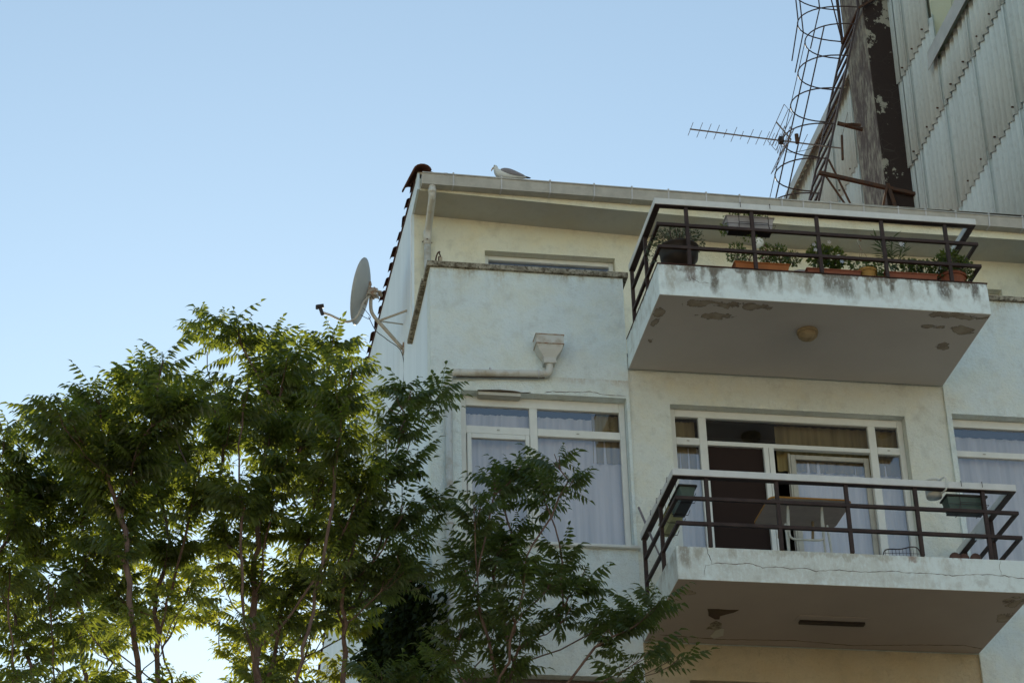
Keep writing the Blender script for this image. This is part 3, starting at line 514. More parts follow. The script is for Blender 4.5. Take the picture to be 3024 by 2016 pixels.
# ================================================================ tall corrugated building
T = thing('corrugated_building', 'taller neighbouring building clad in grey-green corrugated cement sheets', 'building', (12, 5, 0))
m = MB(); m.box(10.05,10.35,.5,11.9,0,19.9); m.box(10.05,10.35,4.0,11.9,19.9,21.9); m.box(10.05,16,4.0,6.3,21.9,25.0); m.box(10.36,16,.5,11.9,0,19.2); m.box(10.37,16,.5,4.0,19.2,25.0, 0); m.box(10.36,16,4.0,11.9,19.2,21.9)
m.build('wall', M['cream'], T)
MB().box(10.02,10.05,3.985,4.0,19.95,25).build('corner_strip', M['cream'], T)
MB().tube([(10.20,3.86,19.95),(10.20,3.86,20.33)], .035, 10).build('vent_pipe', M['clip'], T, smooth=True)
def sheet_mesh(wd, ht, n_=7, top_cut=0):
    k = n_*8; vs_ = []
    for z, xo in ((0, -.026), (ht, .004)):
        for th in (0, .007):
            for i in range(k+1): vs_.append((xo+th-.026*math.cos(2*math.pi*i/8), -wd*i/k, z))
    q = k+1; f = []
    for i in range(k): f += [(i+1,i,2*q+i,2*q+i+1), (q+i,q+i+1,3*q+i+1,3*q+i), (i,i+1,q+i+1,q+i)]
    f += [(0,q,3*q,2*q), (k,2*q+k,3*q+k,q+k)]
    me = bpy.data.meshes.new('corrugated_sheet'); me.from_pydata(vs_, [], f); me.materials.append(M['sheet']); me.polygons.foreach_set('use_smooth', [True]*len(f)); me.update(); return me
cols = [.55,1.65,2.76,3.87,4.92]; colsL = [5.25,6.36,7.41,8.47,9.53,10.6,11.7]
cache = {}; r2 = random.Random(9)
def sheet(y0, y1, z0, z1, waves=7):
    key = (round(y1-y0,2), round(z1-z0,2), waves)
    if key not in cache: cache[key] = sheet_mesh(y1-y0+.05, z1-z0+.12, waves)
    o = bpy.data.objects.new('corrugated_sheet', cache[key]); COL.objects.link(o); o.parent = T
    o.location = Vector((9.99+r2.uniform(-.006,.004), y1+.02, z0+r2.uniform(-.012,.012)))-wl(T); o.rotation_euler = (0, r2.uniform(-.002,.002), 0)
zr = [12.6,14.2,15.75,17.33,18.95]
for a, b in zip(cols, cols[1:]):
    for c_, d in zip(zr, zr[1:]): sheet(a, b, c_, d)
for a, b in zip(cols[:3], cols[1:4]): sheet(a, b, 18.95, 19.62)
sheet(3.87, 4.92, 18.95, 20.40); sheet(3.99, 4.92, 20.40, 21.9, 6); sheet(3.99, 4.92, 21.9, 23.4, 6); sheet(3.99,4.92,23.4,24.9,6)
for c_, d in [(12.6,14.2),(14.2,15.75),(15.75,17.33),(17.33,18.95),(18.95,20.40),(20.40,21.9),(21.9,23.4),(23.4,24.9)]: sheet(4.92, 5.45, c_, d, 4)
for a, b in zip(colsL, colsL[1:]):
    for c_, d in [(12.6,14.2),(14.2,15.75),(15.75,17.33),(17.33,18.95),(18.95,20.40),(20.40,21.88)]: sheet(a, b, c_, d)
m = MB()
for zrow, ys_ in ((18.95,[.9,1.4,1.98,2.45,3.0,3.5,4.05,4.5,5.1]),(17.33,[1.2,1.75,2.4,2.9,3.4,4.1,4.6]),(20.40,[4.2,4.65,5.1,6.6,7.7,8.3,9.0]),(20.9,[])):
    for y in ys_: m.tube([(9.955,y,zrow+.10),(9.925,y,zrow+.10)], .012, 6)
tag(m.build('bolts', M['rust'], T), None, None, kind='stuff')
# flashing over the loggia parapet and the verge cap on the far part
m = MB(); m.prism([(10.12,20.0),(9.90,19.97),(9.875,19.66),(9.883,19.66),(9.91,19.955),(10.12,19.985)], lambda a,b:(a,.4,b), lambda a,b:(a,4.03,b)); fl = m.build('parapet_flashing', M['flash'], T)
m = MB(); m.box(9.955,9.985,.4,4.16,20.005,20.045); m.build('wooden_batten', M['wood'], T)
MB().prism([(10.12,22.06),(9.86,22.02),(9.84,21.80),(9.85,21.80),(9.88,22.0),(10.12,22.03)], lambda a,b:(a,6.31,b), lambda a,b:(a,12.0,b)).build('verge_cap', M['flash'], T)
MB().box(9.85,16,11.75,12.0,21.7,22.0).build('verge_end', M['flash'], T)
# chimney
m = MB(); m.box(9.57,10.03,5.38,6.30,12.5,24.5); ch = m.build('chimney', M['chimney'], T, bevel=.015)
# ================================================================ cage ladder
Lr = thing('cage_ladder', 'rusty caged iron ladder leaning up the sooty chimney', 'ladder', (8.6, 5.8, 16))
def lx(z): return 9.50-.274*(21.70-z)
for y in (5.36, 6.20): MB().bar((lx(16.2),y,16.2), (lx(21.72),y,21.72), .045, .03).build('rail', M['ladder'], Lr)
for y in (5.36, 6.20): MB().bar((9.50,y,21.72), (9.50,y,24.5), .04, .03).build('rail', M['ladder'], Lr)
z = 16.4
while z < 21.6:
    MB().bar((lx(z),5.37,z), (lx(z),6.19,z), .028, .03).build('rung', M['ladder'], Lr); z += .30
def hoop(cx, z, rx=.64, y0=5.36, y1=6.20, n_=18):
    yc, ry = (y0+y1)/2, (y1-y0)/2
    return [(cx-rx*math.sin(math.pi*i/n_)**.8, yc-ry*math.cos(math.pi*i/n_), z) for i in range(n_+1)]
for z in (17.80, 18.414, 19.012, 19.618, 20.251, 20.848, 21.434): MB().tube(hoop(lx(z), z), .010, 6).build('hoop', M['ladder'], Lr)
for z in (21.754, 22.35, 22.95, 23.5): MB().tube(hoop(9.50, z, .80), .010, 6).build('hoop', M['ladder'], Lr)
def hp_(z, i, rx=.64, top=False): return hoop(lx(z) if not top else 9.5, z, rx)[i]
for i, rad in ((4,.011),(9,.006),(13,.011)): MB().tube([hp_(z, i) for z in (16.6, 18.414, 19.618, 20.848, 21.434)], rad, 6).build('strap', M['ladder'], Lr)
for i in (4, 9, 13): MB().tube([Vector(hp_(21.0, i))+Vector((-.13,0,0)), hp_(21.754, i, .8, True), hp_(24.5, i, .8, True)], .010, 6).build('strap', M['ladder'], Lr)
MB().bar((8.60,5.33,18.74), (10.0,5.33,18.48), .05, .05).build('brace', M['rust'], Lr); MB().bar((9.49,5.30,21.70), (9.95,5.34,22.05), .03,.03).build('brace', M['rust'], Lr)
MB().bar((8.77,5.34,18.98), (9.10,5.34,18.0), .022, .022).build('brace', M['rust'], Lr); MB().bar((8.70,5.34,18.70), (9.22,5.34,17.7), .022, .022).build('brace', M['rust'], Lr)
MB().bar((9.57,5.31,18.60), (9.30,5.33,17.6), .05, .03).build('brace', M['rust'], Lr); MB().bar((9.58,5.31,18.62), (9.74,5.33,17.8), .045, .03).build('brace', M['rust'], Lr)
MB().bar((9.20,6.0,20.10), (9.57,6.0,20.02), .045, .045).build('brace', M['rust'], Lr); MB().tube(curve([(9.0,5.36,19.62),(9.1,5.30,19.58),(9.2,5.34,19.62),(9.30,5.32,19.60)],4), .02, 6).build('clamp', M['rust'], Lr)
MB().bar((9.5,5.36,21.72), (9.5,6.2,21.72), .04,.04).build('cross_bar', M['rust'], Lr); MB().bar((9.1,5.5,22.4), (9.5,6.2,21.73), .018,.018).build('brace', M['ladder'], Lr)
# ================================================================ yagi antenna
An = thing('tv_antenna', 'long TV antenna with many short cross rods clamped to the ladder', 'antenna', (8.9, 5.38, 19.2))
bm = lambda x: 19.36-.066*(x-6.82)
MB().tube([(6.81,5.38,bm(6.81)),(9.0,5.38,bm(9.0))], .011, 8).build('boom', M['alu'], An)
for x, hl in [(6.82,.16),(6.95,.18),(7.073,.18),(7.192,.175),(7.316,.10),(7.44,.18),(7.553,.10),(7.677,.175),(7.796,.17),(7.909,.17),(7.985,.15),(8.033,.14),(8.071,.15),(8.44,.22),(8.595,.27)]:
    MB().tube([(x,5.38-hl,bm(x)+.004),(x,5.38+hl,bm(x)+.004)], .0042, 5).build('rod', M['alu'], An)
for x in (8.12, 8.20): MB().tube([(x-.02,5.10,19.33),(x-.02,5.10,19.25),(x+.02,5.66,19.25),(x+.02,5.66,19.33),(x-.02,5.10,19.33)], .005, 5).build('rod', M['alu'], An)
MB().box(8.08,8.155,5.34,5.42,19.23,19.33).build('junction_box', M['black'], An, bevel=.01); MB().tube([(8.353,5.38,19.25),(8.353,5.38,19.40)], .03, 8).build('clamp', M['rust'], An)
for sgn in (1, -1):
    MB().bar((8.266,5.38,19.305), (8.075,5.38,19.305+sgn*.285), .018, .014).build('reflector_arm', M['alu'], An)
    for t in (.45, .72, 1.0):
        x, z = lerp(8.266,8.075,t), 19.305+sgn*.285*t; MB().tube([(x,4.95,z),(x,5.85,z)], .005, 5).build('rod', M['alu'], An)
    for y in (4.95, 5.85): MB().tube([(lerp(8.266,8.075,.45),y,19.305+sgn*.128),(8.075,y,19.305+sgn*.285)], .004, 5).build('rod', M['alu'], An)
MB().tube([(8.99,5.38,19.02),(9.02,5.38,19.44)], .018, 6).build('mast', M['rust'], An); MB().tube([(9.02,5.38,19.42),(9.15,5.38,19.85)], .004, 5).build('rod', M['alu'], An)
MB().tube(curve([(8.1,5.38,19.25),(8.2,5.40,19.10),(8.5,5.42,19.18),(8.7,5.38,19.28)],6), .004, 5).build('cable', M['black'], An)
# ================================================================ satellite dish
D = thing('satellite_dish', 'grey satellite dish seen from behind on a bent wall bracket beside the roof edge', 'satellite dish', (2.45, 2.42, 13.9))
nrm = Vector((-.945, .24, .222)).normalized(); upd = (Vector((.08,0,1))-nrm*Vector((.08,0,1)).dot(nrm)).normalized(); sdv = nrm.cross(upd); dc = Vector((1.935, 2.30, 14.558))
vs_ = []; rings = 8; seg = 36
for th in (0, .008):
    for i in range(rings+1):
        r_ = i/rings
        for j in range(seg):
            t = 2*math.pi*j/seg; p = dc+upd*.392*r_*math.sin(t)+sdv*.36*r_*math.cos(t)+nrm*(.085*(r_**2-1)-th); vs_.append(p)
q = (rings+1)*seg; f = []
for i in range(rings):
    for j in range(seg): a, b = i*seg+j, i*seg+(j+1)%seg; f += [(a,b,b+seg,a+seg), (q+b,q+a,q+a+seg,q+b+seg)]
for j in range(seg): a, b = rings*seg+j, rings*seg+(j+1)%seg; f.append((a,b,q+b,q+a))
MB().add(vs_, f).build('reflector', M['dish'], D, smooth=True)
MB().tube([dc+upd*.392*math.sin(t)+sdv*.36*math.cos(t) for t in [i*math.pi/18 for i in range(37)]], .007, 6).build('reflector_rim', M['dish'], D)
hub = dc-nrm*.095
m = MB(); m.bar(hub+upd*.13, hub-upd*.15, .07, .02, nrm); m.bar(hub, hub-nrm*.11, .09, .09, upd); m.bar(hub-nrm*.07+upd*.05, hub-nrm*.07-upd*.06, .11, .02, nrm); m.bar(hub-nrm*.13+sdv*.05, hub-nrm*.13-sdv*.06, .02, .07, nrm); m.build('bracket', M['galv'], D, bevel=.004)
m = MB(); m.tube([hub+upd*.02-nrm*.11-sdv*.05, hub+upd*.02-nrm*.11+sdv*.06], .012, 6); m.tube([hub-upd*.03-nrm*.12-sdv*.05, hub-upd*.03-nrm*.12+sdv*.06], .012, 6); m.build('bolts', M['clip'], D)
m = MB(); m.tube(curve([(2.065,2.30,14.53),(2.058,2.30,14.42),(2.065,2.30,14.31),(2.10,2.31,14.24),(2.16,2.32,14.17),(2.44,2.42,13.90)], 6), .021, 10); m.build('mast', M['arm'], D, smooth=True)
MB().tube([(2.15,2.31,14.185),(2.45,2.09,14.215)], .013, 8).build('strut', M['arm'], D); MB().tube([(2.16,2.32,14.19),(2.45,2.51,14.276)], .009, 8).build('strut', M['arm'], D)
MB().box(2.435,2.449,2.38,2.47,13.84,13.97).build('wall_plate', M['galv'], D)
m = MB(); m.tube(curve([hub-nrm*.04-upd*.03, (1.962,2.18,14.34), (1.925,2.12,14.20), (1.86,2.12,14.08), (1.76,2.20,14.09), (1.60,2.30,14.22), (1.50,2.34,14.275)], 6), .014, 8); m.build('arm', M['arm'], D, smooth=True)
m = MB(); m.tube([(1.515,2.33,14.24),(1.488,2.34,14.33)], .022, 8); m.tube([(1.455,2.33,14.34),(1.525,2.33,14.355)], .024, 8); m.tube([(1.452,2.33,14.31),(1.452,2.33,14.355)], .018, 8); m.build('receiver', M['black'], D)
MB().tube(curve([(1.93,2.15,14.27),(1.99,2.2,14.25),(2.045,2.2,14.17),(2.02,2.18,14.13),(1.93,2.12,14.14)],6), .004, 5).build('cable', M['black'], D)
MB().tube(curve([(2.03,2.24,14.19),(2.12,2.30,14.05),(2.25,2.36,13.98),(2.44,2.43,13.82),(2.44,2.44,13.2),(2.435,2.45,12.3),(2.44,2.46,11.2)],5), .005, 5).build('cable', M['black'], D)
# ================================================================ seagull
G = thing('seagull', 'white and grey seagull standing on the gutter, looking down to the left', 'bird', (3.42, 1.02, 15.32))
def loft(path, name, mat, parent, n_=12, sub=1, yaxis=(0,1,0)):      # path: (x,y,z,ry,rz)
    m = MB(); k = len(path); P = [Vector(p[:3]) for p in path]
    for i, p in enumerate(path):
        d = (P[min(i+1,k-1)]-P[max(i-1,0)]).normalized(); a = Vector(yaxis); b = d.cross(a).normalized(); a = b.cross(d)
        for j in range(n_): t = 2*math.pi*j/n_; m.v.append(tuple(P[i]+a*math.cos(t)*p[3]+b*math.sin(t)*p[4]))
    for i in range(k-1):
        for j in range(n_): m.f.append((i*n_+j, i*n_+(j+1)%n_, (i+1)*n_+(j+1)%n_, (i+1)*n_+j)); m.m.append(0)
    m.f += [tuple(range(n_))[::-1], tuple(range((k-1)*n_, k*n_))]; m.m += [0,0]
    o = m.build(name, mat, parent, smooth=True)
    if sub: s = o.modifiers.new('sub', 'SUBSURF'); s.levels = s.render_levels = sub
    return o
loft([(3.700,1.02,15.398,.012,.004),(3.62,1.02,15.398,.026,.016),(3.54,1.02,15.400,.045,.038),(3.46,1.02,15.405,.058,.058),(3.40,1.02,15.415,.060,.066),(3.355,1.02,15.432,.052,.058),(3.335,1.02,15.460,.038,.036),(3.330,1.02,15.487,.028,.028),(3.324,1.02,15.508,.029,.030),(3.312,1.02,15.520,.026,.026),(3.302,1.02,15.518,.014,.016)], 'body', M['gullw'], G)
loft([(3.306,1.02,15.510,.008,.010),(3.292,1.02,15.490,.007,.008),(3.280,1.02,15.466,.006,.008),(3.277,1.02,15.452,.002,.003)], 'beak', M['beak'], G, 8)
for s_ in (-1, 1):
    loft([(3.370,1.02+s_*.040,15.452,.010,.012),(3.41,1.02+s_*.048,15.448,.020,.036),(3.48,1.02+s_*.050,15.432,.022,.042),(3.55,1.02+s_*.040,15.418,.016,.032),(3.62,1.02+s_*.024,15.412,.010,.018),(3.66,1.02+s_*.012,15.405,.006,.010)], 'wing', M['gullg'], G)
    loft([(3.58,1.02+s_*.026,15.412,.006,.012),(3.66,1.02+s_*.012,15.402,.005,.010),(3.73,1.02+s_*.004,15.395,.003,.004)], 'wing_tip', M['gullb'], G)
    MB().tube([(3.43,1.02+s_*.02,15.37),(3.425,1.02+s_*.02,15.325)], .005, 6).build('leg', M['beak'], G)
    MB().box(3.395,3.43,1.005+s_*.02,1.035+s_*.02,15.322,15.328).build('foot', M['beak'], G)
MB().lathe([(.001,-.004),(.004,0),(.001,.004)], (3.309,.994,15.513), 8).build('eye', M['black'], G)
# ================================================================ plants and small things
def leaves(c, rad, n_, size, mat, name, parent, seed=0, droop=0, shape=2.4, stems=0, zmin=None):
    r = random.Random(seed); m = MB()
    for _ in range(n_):
        while True:
            p = Vector((r.uniform(-1,1), r.uniform(-1,1), r.uniform(-1,1)))
            if .25 < p.length < 1: break
        q = Vector((c[0]+p.x*rad[0], c[1]+p.y*rad[1], c[2]+p.z*rad[2])); d = (p.normalized()+Vector((r.uniform(-.6,.6),r.uniform(-.6,.6),r.uniform(-.6,.6)-droop))).normalized()
        if zmin and q.z < zmin: continue
        sd_ = d.cross(Vector((r.uniform(-1,1),r.uniform(-1,1),r.uniform(-1,1)))).normalized(); L_ = size*r.uniform(.6,1.3); W = L_/shape/2
        m.add([q, q+d*L_*.5+sd_*W, q+d*L_, q+d*L_*.5-sd_*W], [(0,1,2,3)])
    base = Vector((c[0], c[1], c[2]-rad[2]))
    o = m.build(name, mat, parent)
    if stems:
        s = MB()
        for _ in range(stems):
            e = Vector((c[0]+r.uniform(-.8,.8)*rad[0], c[1]+r.uniform(-.8,.8)*rad[1], c[2]+r.uniform(-.2,.9)*rad[2])); s.tube([base, (base+e)/2+Vector((0,0,.02)), e], .003, 4)
        s.build('stem', M['bark'], parent)
    return o
def trough(x0, x1, y0, y1, z0, z1, mat, parent, name='trough', taper=.02):
    m = MB(); a, b = taper, taper
    v = [(x0+a,y0+b,z0),(x1-a,y0+b,z0),(x1-a,y1-b,z0),(x0+a,y1-b,z0),(x0,y0,z1-.012),(x1,y0,z1-.012),(x1,y1,z1-.012),(x0,y1,z1-.012)]
    m.add(v, [(0,3,2,1),(0,1,5,4),(1,2,6,5),(2,3,7,6),(3,0,4,7)])
    for bx in ((x0-.008,x1+.008,y0-.008,y0+.004),(x0-.008,x1+.008,y1-.004,y1+.008),(x0-.008,x0+.004,y0+.004,y1-.004),(x1-.004,x1+.008,y0+.004,y1-.004)): m.box(*bx, z1-.014, z1)
    o = m.build(name, mat, parent, bevel=.002)
    MB().box(x0+.006,x1-.006,y0+.006,y1-.006,z1-.04,z1-.02).build('soil', M['black'], parent); return o
def pot(c, r0, r1, h, mat, parent, name='pot'):
    m = MB(); m.lathe([(r0,0),(r1*.97,h-.03),(r1*1.05,h-.03),(r1*1.05,h),(r1*.95,h),(r1*.93,h-.03),(.001,h-.03)], c, 20); return m.build(name, mat, parent, smooth=False)
ZF = 12.802
yv = -1.33
# black bowl
t = thing('bowl_planter', 'round black bowl with feathery grey-green plants at the left end of the upper balcony', 'planter', (4.77, yv, ZF))
m = MB(); m.lathe([(.06,0),(.12,.03),(.185,.13),(.195,.235),(.205,.24),(.205,.255),(.185,.255),(.17,.20),(.001,.20)], (4.77,yv+.08,ZF+.07), 24); m.lathe([(.09,0),(.08,.08)], (4.77,yv+.08,ZF), 16); m.build('bowl', M['black'], t, smooth=True)
leaves((4.77,yv+.08,ZF+.42), (.27,.20,.13), 900, .035, M['grey_leaf'], 'foliage', t, 1, 0, 2.2, 26); MB().tube([(4.70,yv+.08,ZF+.3),(4.695,yv+.08,ZF+.62)], .006, 6).build('stake', M['shutter'], t)
leaves((4.50,yv+.06,ZF+.27), (.05,.10,.14), 120, .03, M['grey_leaf'], 'trailing_foliage', t, 2, .5)
# orange trough
t = thing('trough_planter', 'bright orange trough with flowering bedding plants, leftmost trough on the upper balcony', 'planter', (5.56, yv, ZF))
trough(5.29,5.84,yv-.08,yv+.08,ZF,ZF+.13,M['orange'],t)
for i, (x, w_, h, n_) in enumerate([(5.34,.10,.11,260),(5.46,.05,.05,60),(5.655,.085,.12,330),(5.78,.075,.12,300),(5.90,.08,.07,180)]): leaves((x,yv,ZF+.20+h*.6), (w_,.07,h), n_, .032, M['pale'] if i == 0 else M['leaf'], 'plant', t, 10+i, 0, 1.6, 6)
MB().lathe([(.001,-.014),(.016,0),(.001,.014)], (5.64,yv,ZF+.385), 8).build('flower', M['pink'], t); MB().tube([(5.655,yv,ZF+.25),(5.64,yv,ZF+.37)], .002, 4).build('flower_stem', M['leaf'], t)
for i, (x, z) in enumerate([(5.58,.19),(5.62,.28)]): MB().lathe([(.001,-.01),(.011,0),(.001,.01)], (x,yv-.07,ZF+z), 8).build('flower', M['pink'], t)
# grey sack-like cover
t = thing('cloth_cover', 'pale grey cloth heap lying between the orange trough and the white-flowered plant', 'cloth', (6.02, yv, ZF))
loft([(5.86,yv+.12,ZF+.06,.05,.05),(5.95,yv+.12,ZF+.10,.10,.09),(6.05,yv+.12,ZF+.11,.10,.085),(6.15,yv+.12,ZF+.09,.08,.06),(6.22,yv+.12,ZF+.05,.04,.03)], 'heap', M['greybox'], t)
t = thing('trough_planter', 'low red-brown trough holding the bushy plant with white flowers', 'planter', (6.3, yv, ZF))
trough(6.02,6.57,yv-.08,yv+.08,ZF,ZF+.105,M['terra'],t)
leaves((6.17,yv,ZF+.30), (.10,.08,.13), 420, .038, M['leaf'], 'plant', t, 20, 0, 1.5, 8); leaves((6.33,yv,ZF+.29), (.12,.08,.11), 480, .038, M['leaf'], 'plant', t, 21, 0, 1.5, 8); leaves((6.33,yv-.03,ZF+.19), (.05,.05,.08), 120, .035, M['leaf'], 'plant', t, 22, .5, 1.5)
for x, z in ((6.11,.37),(6.12,.31),(6.27,.41),(6.35,.25),(6.38,.19)):
    m = MB()
    for k in range(5): a = k*1.257; m.add([(x,yv-.09,ZF+z),(x+.018*math.cos(a-.5),yv-.10,ZF+z+.018*math.sin(a-.5)),(x+.024*math.cos(a),yv-.095,ZF+z+.024*math.sin(a)),(x+.018*math.cos(a+.5),yv-.10,ZF+z+.018*math.sin(a+.5))],[(0,1,2,3)])
    m.build('flower', M['flower'], t)
# ochre hanging pot
t = thing('hanging_pot', 'ochre hanging pot with light green trailing leaves, its hook standing upright', 'planter', (6.68, yv, ZF))
pot((6.66,yv,ZF), .06, .10, .15, M['ochre'], t); leaves((6.60,yv,ZF+.22), (.11,.07,.06), 110, .045, M['pale'], 'foliage', t, 30, .2, 1.3); leaves((6.76,yv-.02,ZF+.17), (.06,.05,.07), 110, .04, M['pale'], 'foliage', t, 31, .6, 1.3)
for x, y in ((-.09,0),(.09,0),(0,.09)): MB().tube([(6.66+x,yv+y,ZF+.18),(6.625,yv,ZF+.43)], .0022, 5).build('hanger_wire', M['galv'], t)
MB().tube(curve([(6.625,yv,ZF+.42),(6.61,yv,ZF+.47),(6.60,yv,ZF+.50),(6.62,yv,ZF+.525),(6.64,yv,ZF+.505)],5), .005, 6).build('hook', M['galv'], t)
# oleander trough
t = thing('trough_planter', 'terracotta trough with a tall narrow-leaved oleander and small shrubs', 'planter', (7.1, yv, ZF))
trough(6.82,7.36,yv-.08,yv+.08,ZF,ZF+.12,M['terra'],t)
m = MB(); st_ = MB(); r = random.Random(3)
for bx, lean in ((6.88,-.06),(6.95,.02),(7.0,.12),(6.92,-.12)):
    top = Vector((bx+lean, yv+r.uniform(-.03,.03), ZF+.56+r.uniform(-.06,.04))); base = Vector((6.93,yv,ZF+.13)); st_.tube([base,(base+top)/2+Vector((0,0,.03)),top], .004, 5)
    for k in range(26):
        t_ = .2+.8*k/26; p = base.lerp(top, t_); a = r.uniform(0,6.28); d = Vector((math.cos(a), math.sin(a)*.8, r.uniform(-.1,.8))).normalized(); s_ = d.cross(Vector((0,0,1))).normalized()*.011; L_ = r.uniform(.10,.15)
        m.add([p,p+d*L_*.5+s_,p+d*L_+Vector((0,0,-.01)),p+d*L_*.5-s_],[(0,1,2,3)])
m.build('oleander_leaves', M['oleander'], t); st_.build('oleander_stems', M['leaf2'], t)
for i, x in enumerate((7.09,7.17,7.27)): leaves((x,yv,ZF+.23), (.065,.06,.09), 260, .032, M['leaf'], 'plant', t, 40+i, 0, 1.6, 4)
m = MB(); [m.add([(7.06,yv,ZF+.50),(7.06+.03*math.cos(k*1.257),yv-.01,ZF+.50+.03*math.sin(k*1.257)),(7.06+.03*math.cos(k*1.257+.8),yv,ZF+.50+.03*math.sin(k*1.257+.8))],[(0,1,2)]) for k in range(5)]; m.build('flower', M['flower'], t)
# round terracotta pot
t = thing('round_pot', 'round terracotta pot with a leafy plant at the right end of the upper balcony', 'planter', (7.56, yv, ZF))
pot((7.555,yv+.04,ZF), .10, .145, .165, M['terra'], t); leaves((7.43,yv,ZF+.25), (.09,.09,.13), 420, .034, M['leaf2'], 'foliage', t, 50, .3, 1.6, 8); leaves((7.54,yv,ZF+.36), (.11,.09,.11), 400, .034, M['leaf'], 'foliage', t, 51, 0, 1.6, 8); leaves((7.68,yv,ZF+.24), (.08,.09,.14), 420, .034, M['leaf2'], 'foliage', t, 52, .4, 1.6, 6)
# hanging boxes on the railings
def railbox(x0, x1, y0, y1, z0, z1, mat, lab, plants=None, along='x', rim=None, bottom=None):
    t = thing('railing_planter', lab, 'planter', ((x0+x1)/2, (y0+y1)/2, z0)); trough(x0,x1,y0,y1,z0,z1,mat,t,'box',.025)
    if rim: 
        m = MB(); m.box(x0-.012,x1+.012,y0-.012,y1+.012,z1-.022,z1-.008); m.build('rim', rim, t)
    MB().box(x0+.022,x1-.022,y0+.022,y1-.022,z0-.008,z0-.001).build('base', bottom or M['black'], t)
    w_ = MB()
    if along == 'x':
        yo = -1.545; zc = (13.53 if z0 > 12 else 10.564)+.006
        for x in (x0+.12, x1-.06): w_.tube([(x,yo,zc-.055),(x,yo,zc),(x,y0-.012,zc),(x,y0-.012,z0-.01),(x,y1,z0-.01)], .0032, 5)
        w_.tube([(x0-.012,y1,z0+.06),(x0-.012,y0-.013,z0+.05),(x1+.012,y0-.013,z0+.05),(x1+.012,y1,z0+.06)], .003, 5); w_.tube([(x0+.10,y0-.014,z0),(x0+.12,y0-.014,z0+.07),(x1-.07,y0-.014,z0+.07),(x1-.05,y0-.014,z0)], .003, 5)
    else:
        zc = 10.57
        for y in (y0+.08, y1-.08): w_.tube([(4.478,y,zc-.05),(4.478,y,zc),(4.56,y,zc),(x0-.008,y,z0+.02),(x0,y,z0-.01),(x1,y,z0-.01),(x1+.02,y,z0+.04)], .0035, 5)
        w_.tube([(x1+.008,y0+.04,z0+.07),(x1+.008,y1-.04,z0+.07)], .003, 5)
    w_.build('wire_hanger', M['wire'], t)
    if plants: plants(t)
    return t
railbox(5.235,5.715,-1.44,-1.29,13.295,13.445,M['greybox'],'grey box hung inside the upper balcony rail, sparse green sprouts on top',
    lambda t:(leaves((5.475,-1.36,13.475),(.25,.06,.035),240,.03,M['leaf'],'foliage',t,60,0,1.7), leaves((5.21,-1.36,13.33),(.025,.05,.06),60,.03,M['leaf'],'trailing_foliage',t,61,.7,1.7), leaves((5.50,-1.36,13.24),(.12,.04,.03),50,.03,M['leaf'],'trailing_foliage',t,62,.7,1.7)))
railbox(7.135,7.52,-1.45,-1.29,10.32,10.475,M['green'],'dark green empty box hung on the front rail at the right of the lower balcony', rim=M['black'])
railbox(4.575,4.73,-1.40,-.98,10.33,10.47,M['green'],'dark green box hung inside the left side rail, nearer the street', along='y', rim=M['black'])
railbox(4.575,4.73,-.95,-.52,10.335,10.465,M['yellow'],'pale yellow box hung inside the left side rail, nearer the wall', along='y', bottom=M['yellow'])
# milky jug strapped over the front rail
t = thing('plastic_jug', 'milky plastic jug standing behind the front rail of the lower balcony', 'jug', (7.04, -1.40, 10.45))
m = MB(); m.lathe([(.072,0),(.078,.02),(.080,.13),(.074,.145),(.082,.15)], (7.035,-1.385,10.46), 20); m.build('body', M['jug'], t, smooth=True); m = MB(); m.lathe([(.09,0),(.092,.012),(.001,.014)], (7.035,-1.385,10.61), 20); m.build('lid', M['jug'], t, smooth=True)
MB().tube(curve([(7.06,-1.46,10.60),(7.10,-1.545,10.60),(7.115,-1.548,10.54),(7.10,-1.54,10.48),(7.08,-1.46,10.47)],4), .009, 6).build('handle', M['jug'], t)
# white board on the right rail
t = thing('white_board', 'small tilted white board hanging on the right side rail of the lower balcony', 'board', (7.72, -.78, 10.35))
MB().prism([(-.95,10.44),(-.72,10.52),(-.60,10.41),(-.82,10.32)], lambda a,b:(7.70,a,b), lambda a,b:(7.712,a,b)).build('panel', M['capwhite'], t); MB().tube([(7.706,-.80,10.48),(7.74,-.80,10.51)], .004, 5).build('hook', M['wire'], t)
# folding table
t = thing('folding_table', 'folding table with rounded brown top edged in orange and white tube legs', 'table', (5.93, -.76, 9.80))
def rrect(x0,x1,y0,y1,r_,k=5):
    out = []
    for cx, cy, a0 in ((x1-r_,y0+r_,-90),(x1-r_,y1-r_,0),(x0+r_,y1-r_,90),(x0+r_,y0+r_,180)):
        for i in range(k+1): a = R(a0+90*i/k); out.append((cx+r_*math.cos(a), cy+r_*math.sin(a)))
    return out
MB().prism(rrect(5.53,6.335,-1.07,-.45,.07), lambda a,b:(a,b,10.535), lambda a,b:(a,b,10.552)).build('table_top', M['tableunder'], t)
MB().tube([(a,b,10.545) for a,b in rrect(5.53,6.335,-1.07,-.45,.07)+[(6.335-.07,-1.07)]], .0095, 6).build('edge_band', M['edge'], t)
for s_ in (0, 1):
    xa = 5.745+.335*s_
    MB().tube([(xa,-.92,10.53),(xa-.01,-.90,10.38),(xa-.012*(1-2*s_),-.86,9.96),(xa,-.62,9.81)], .011, 8).build('leg', M['leg'], t)
    MB().tube([(xa-.028+.075*s_,-.88,10.36),(xa-.045+.09*s_,-.98,9.81)], .012, 8).build('leg', M['leg'], t)
    MB().tube([(xa,-.60,10.53),(xa-.01,-.58,10.35)], .014, 6).build('bracket', M['lampold'], t)
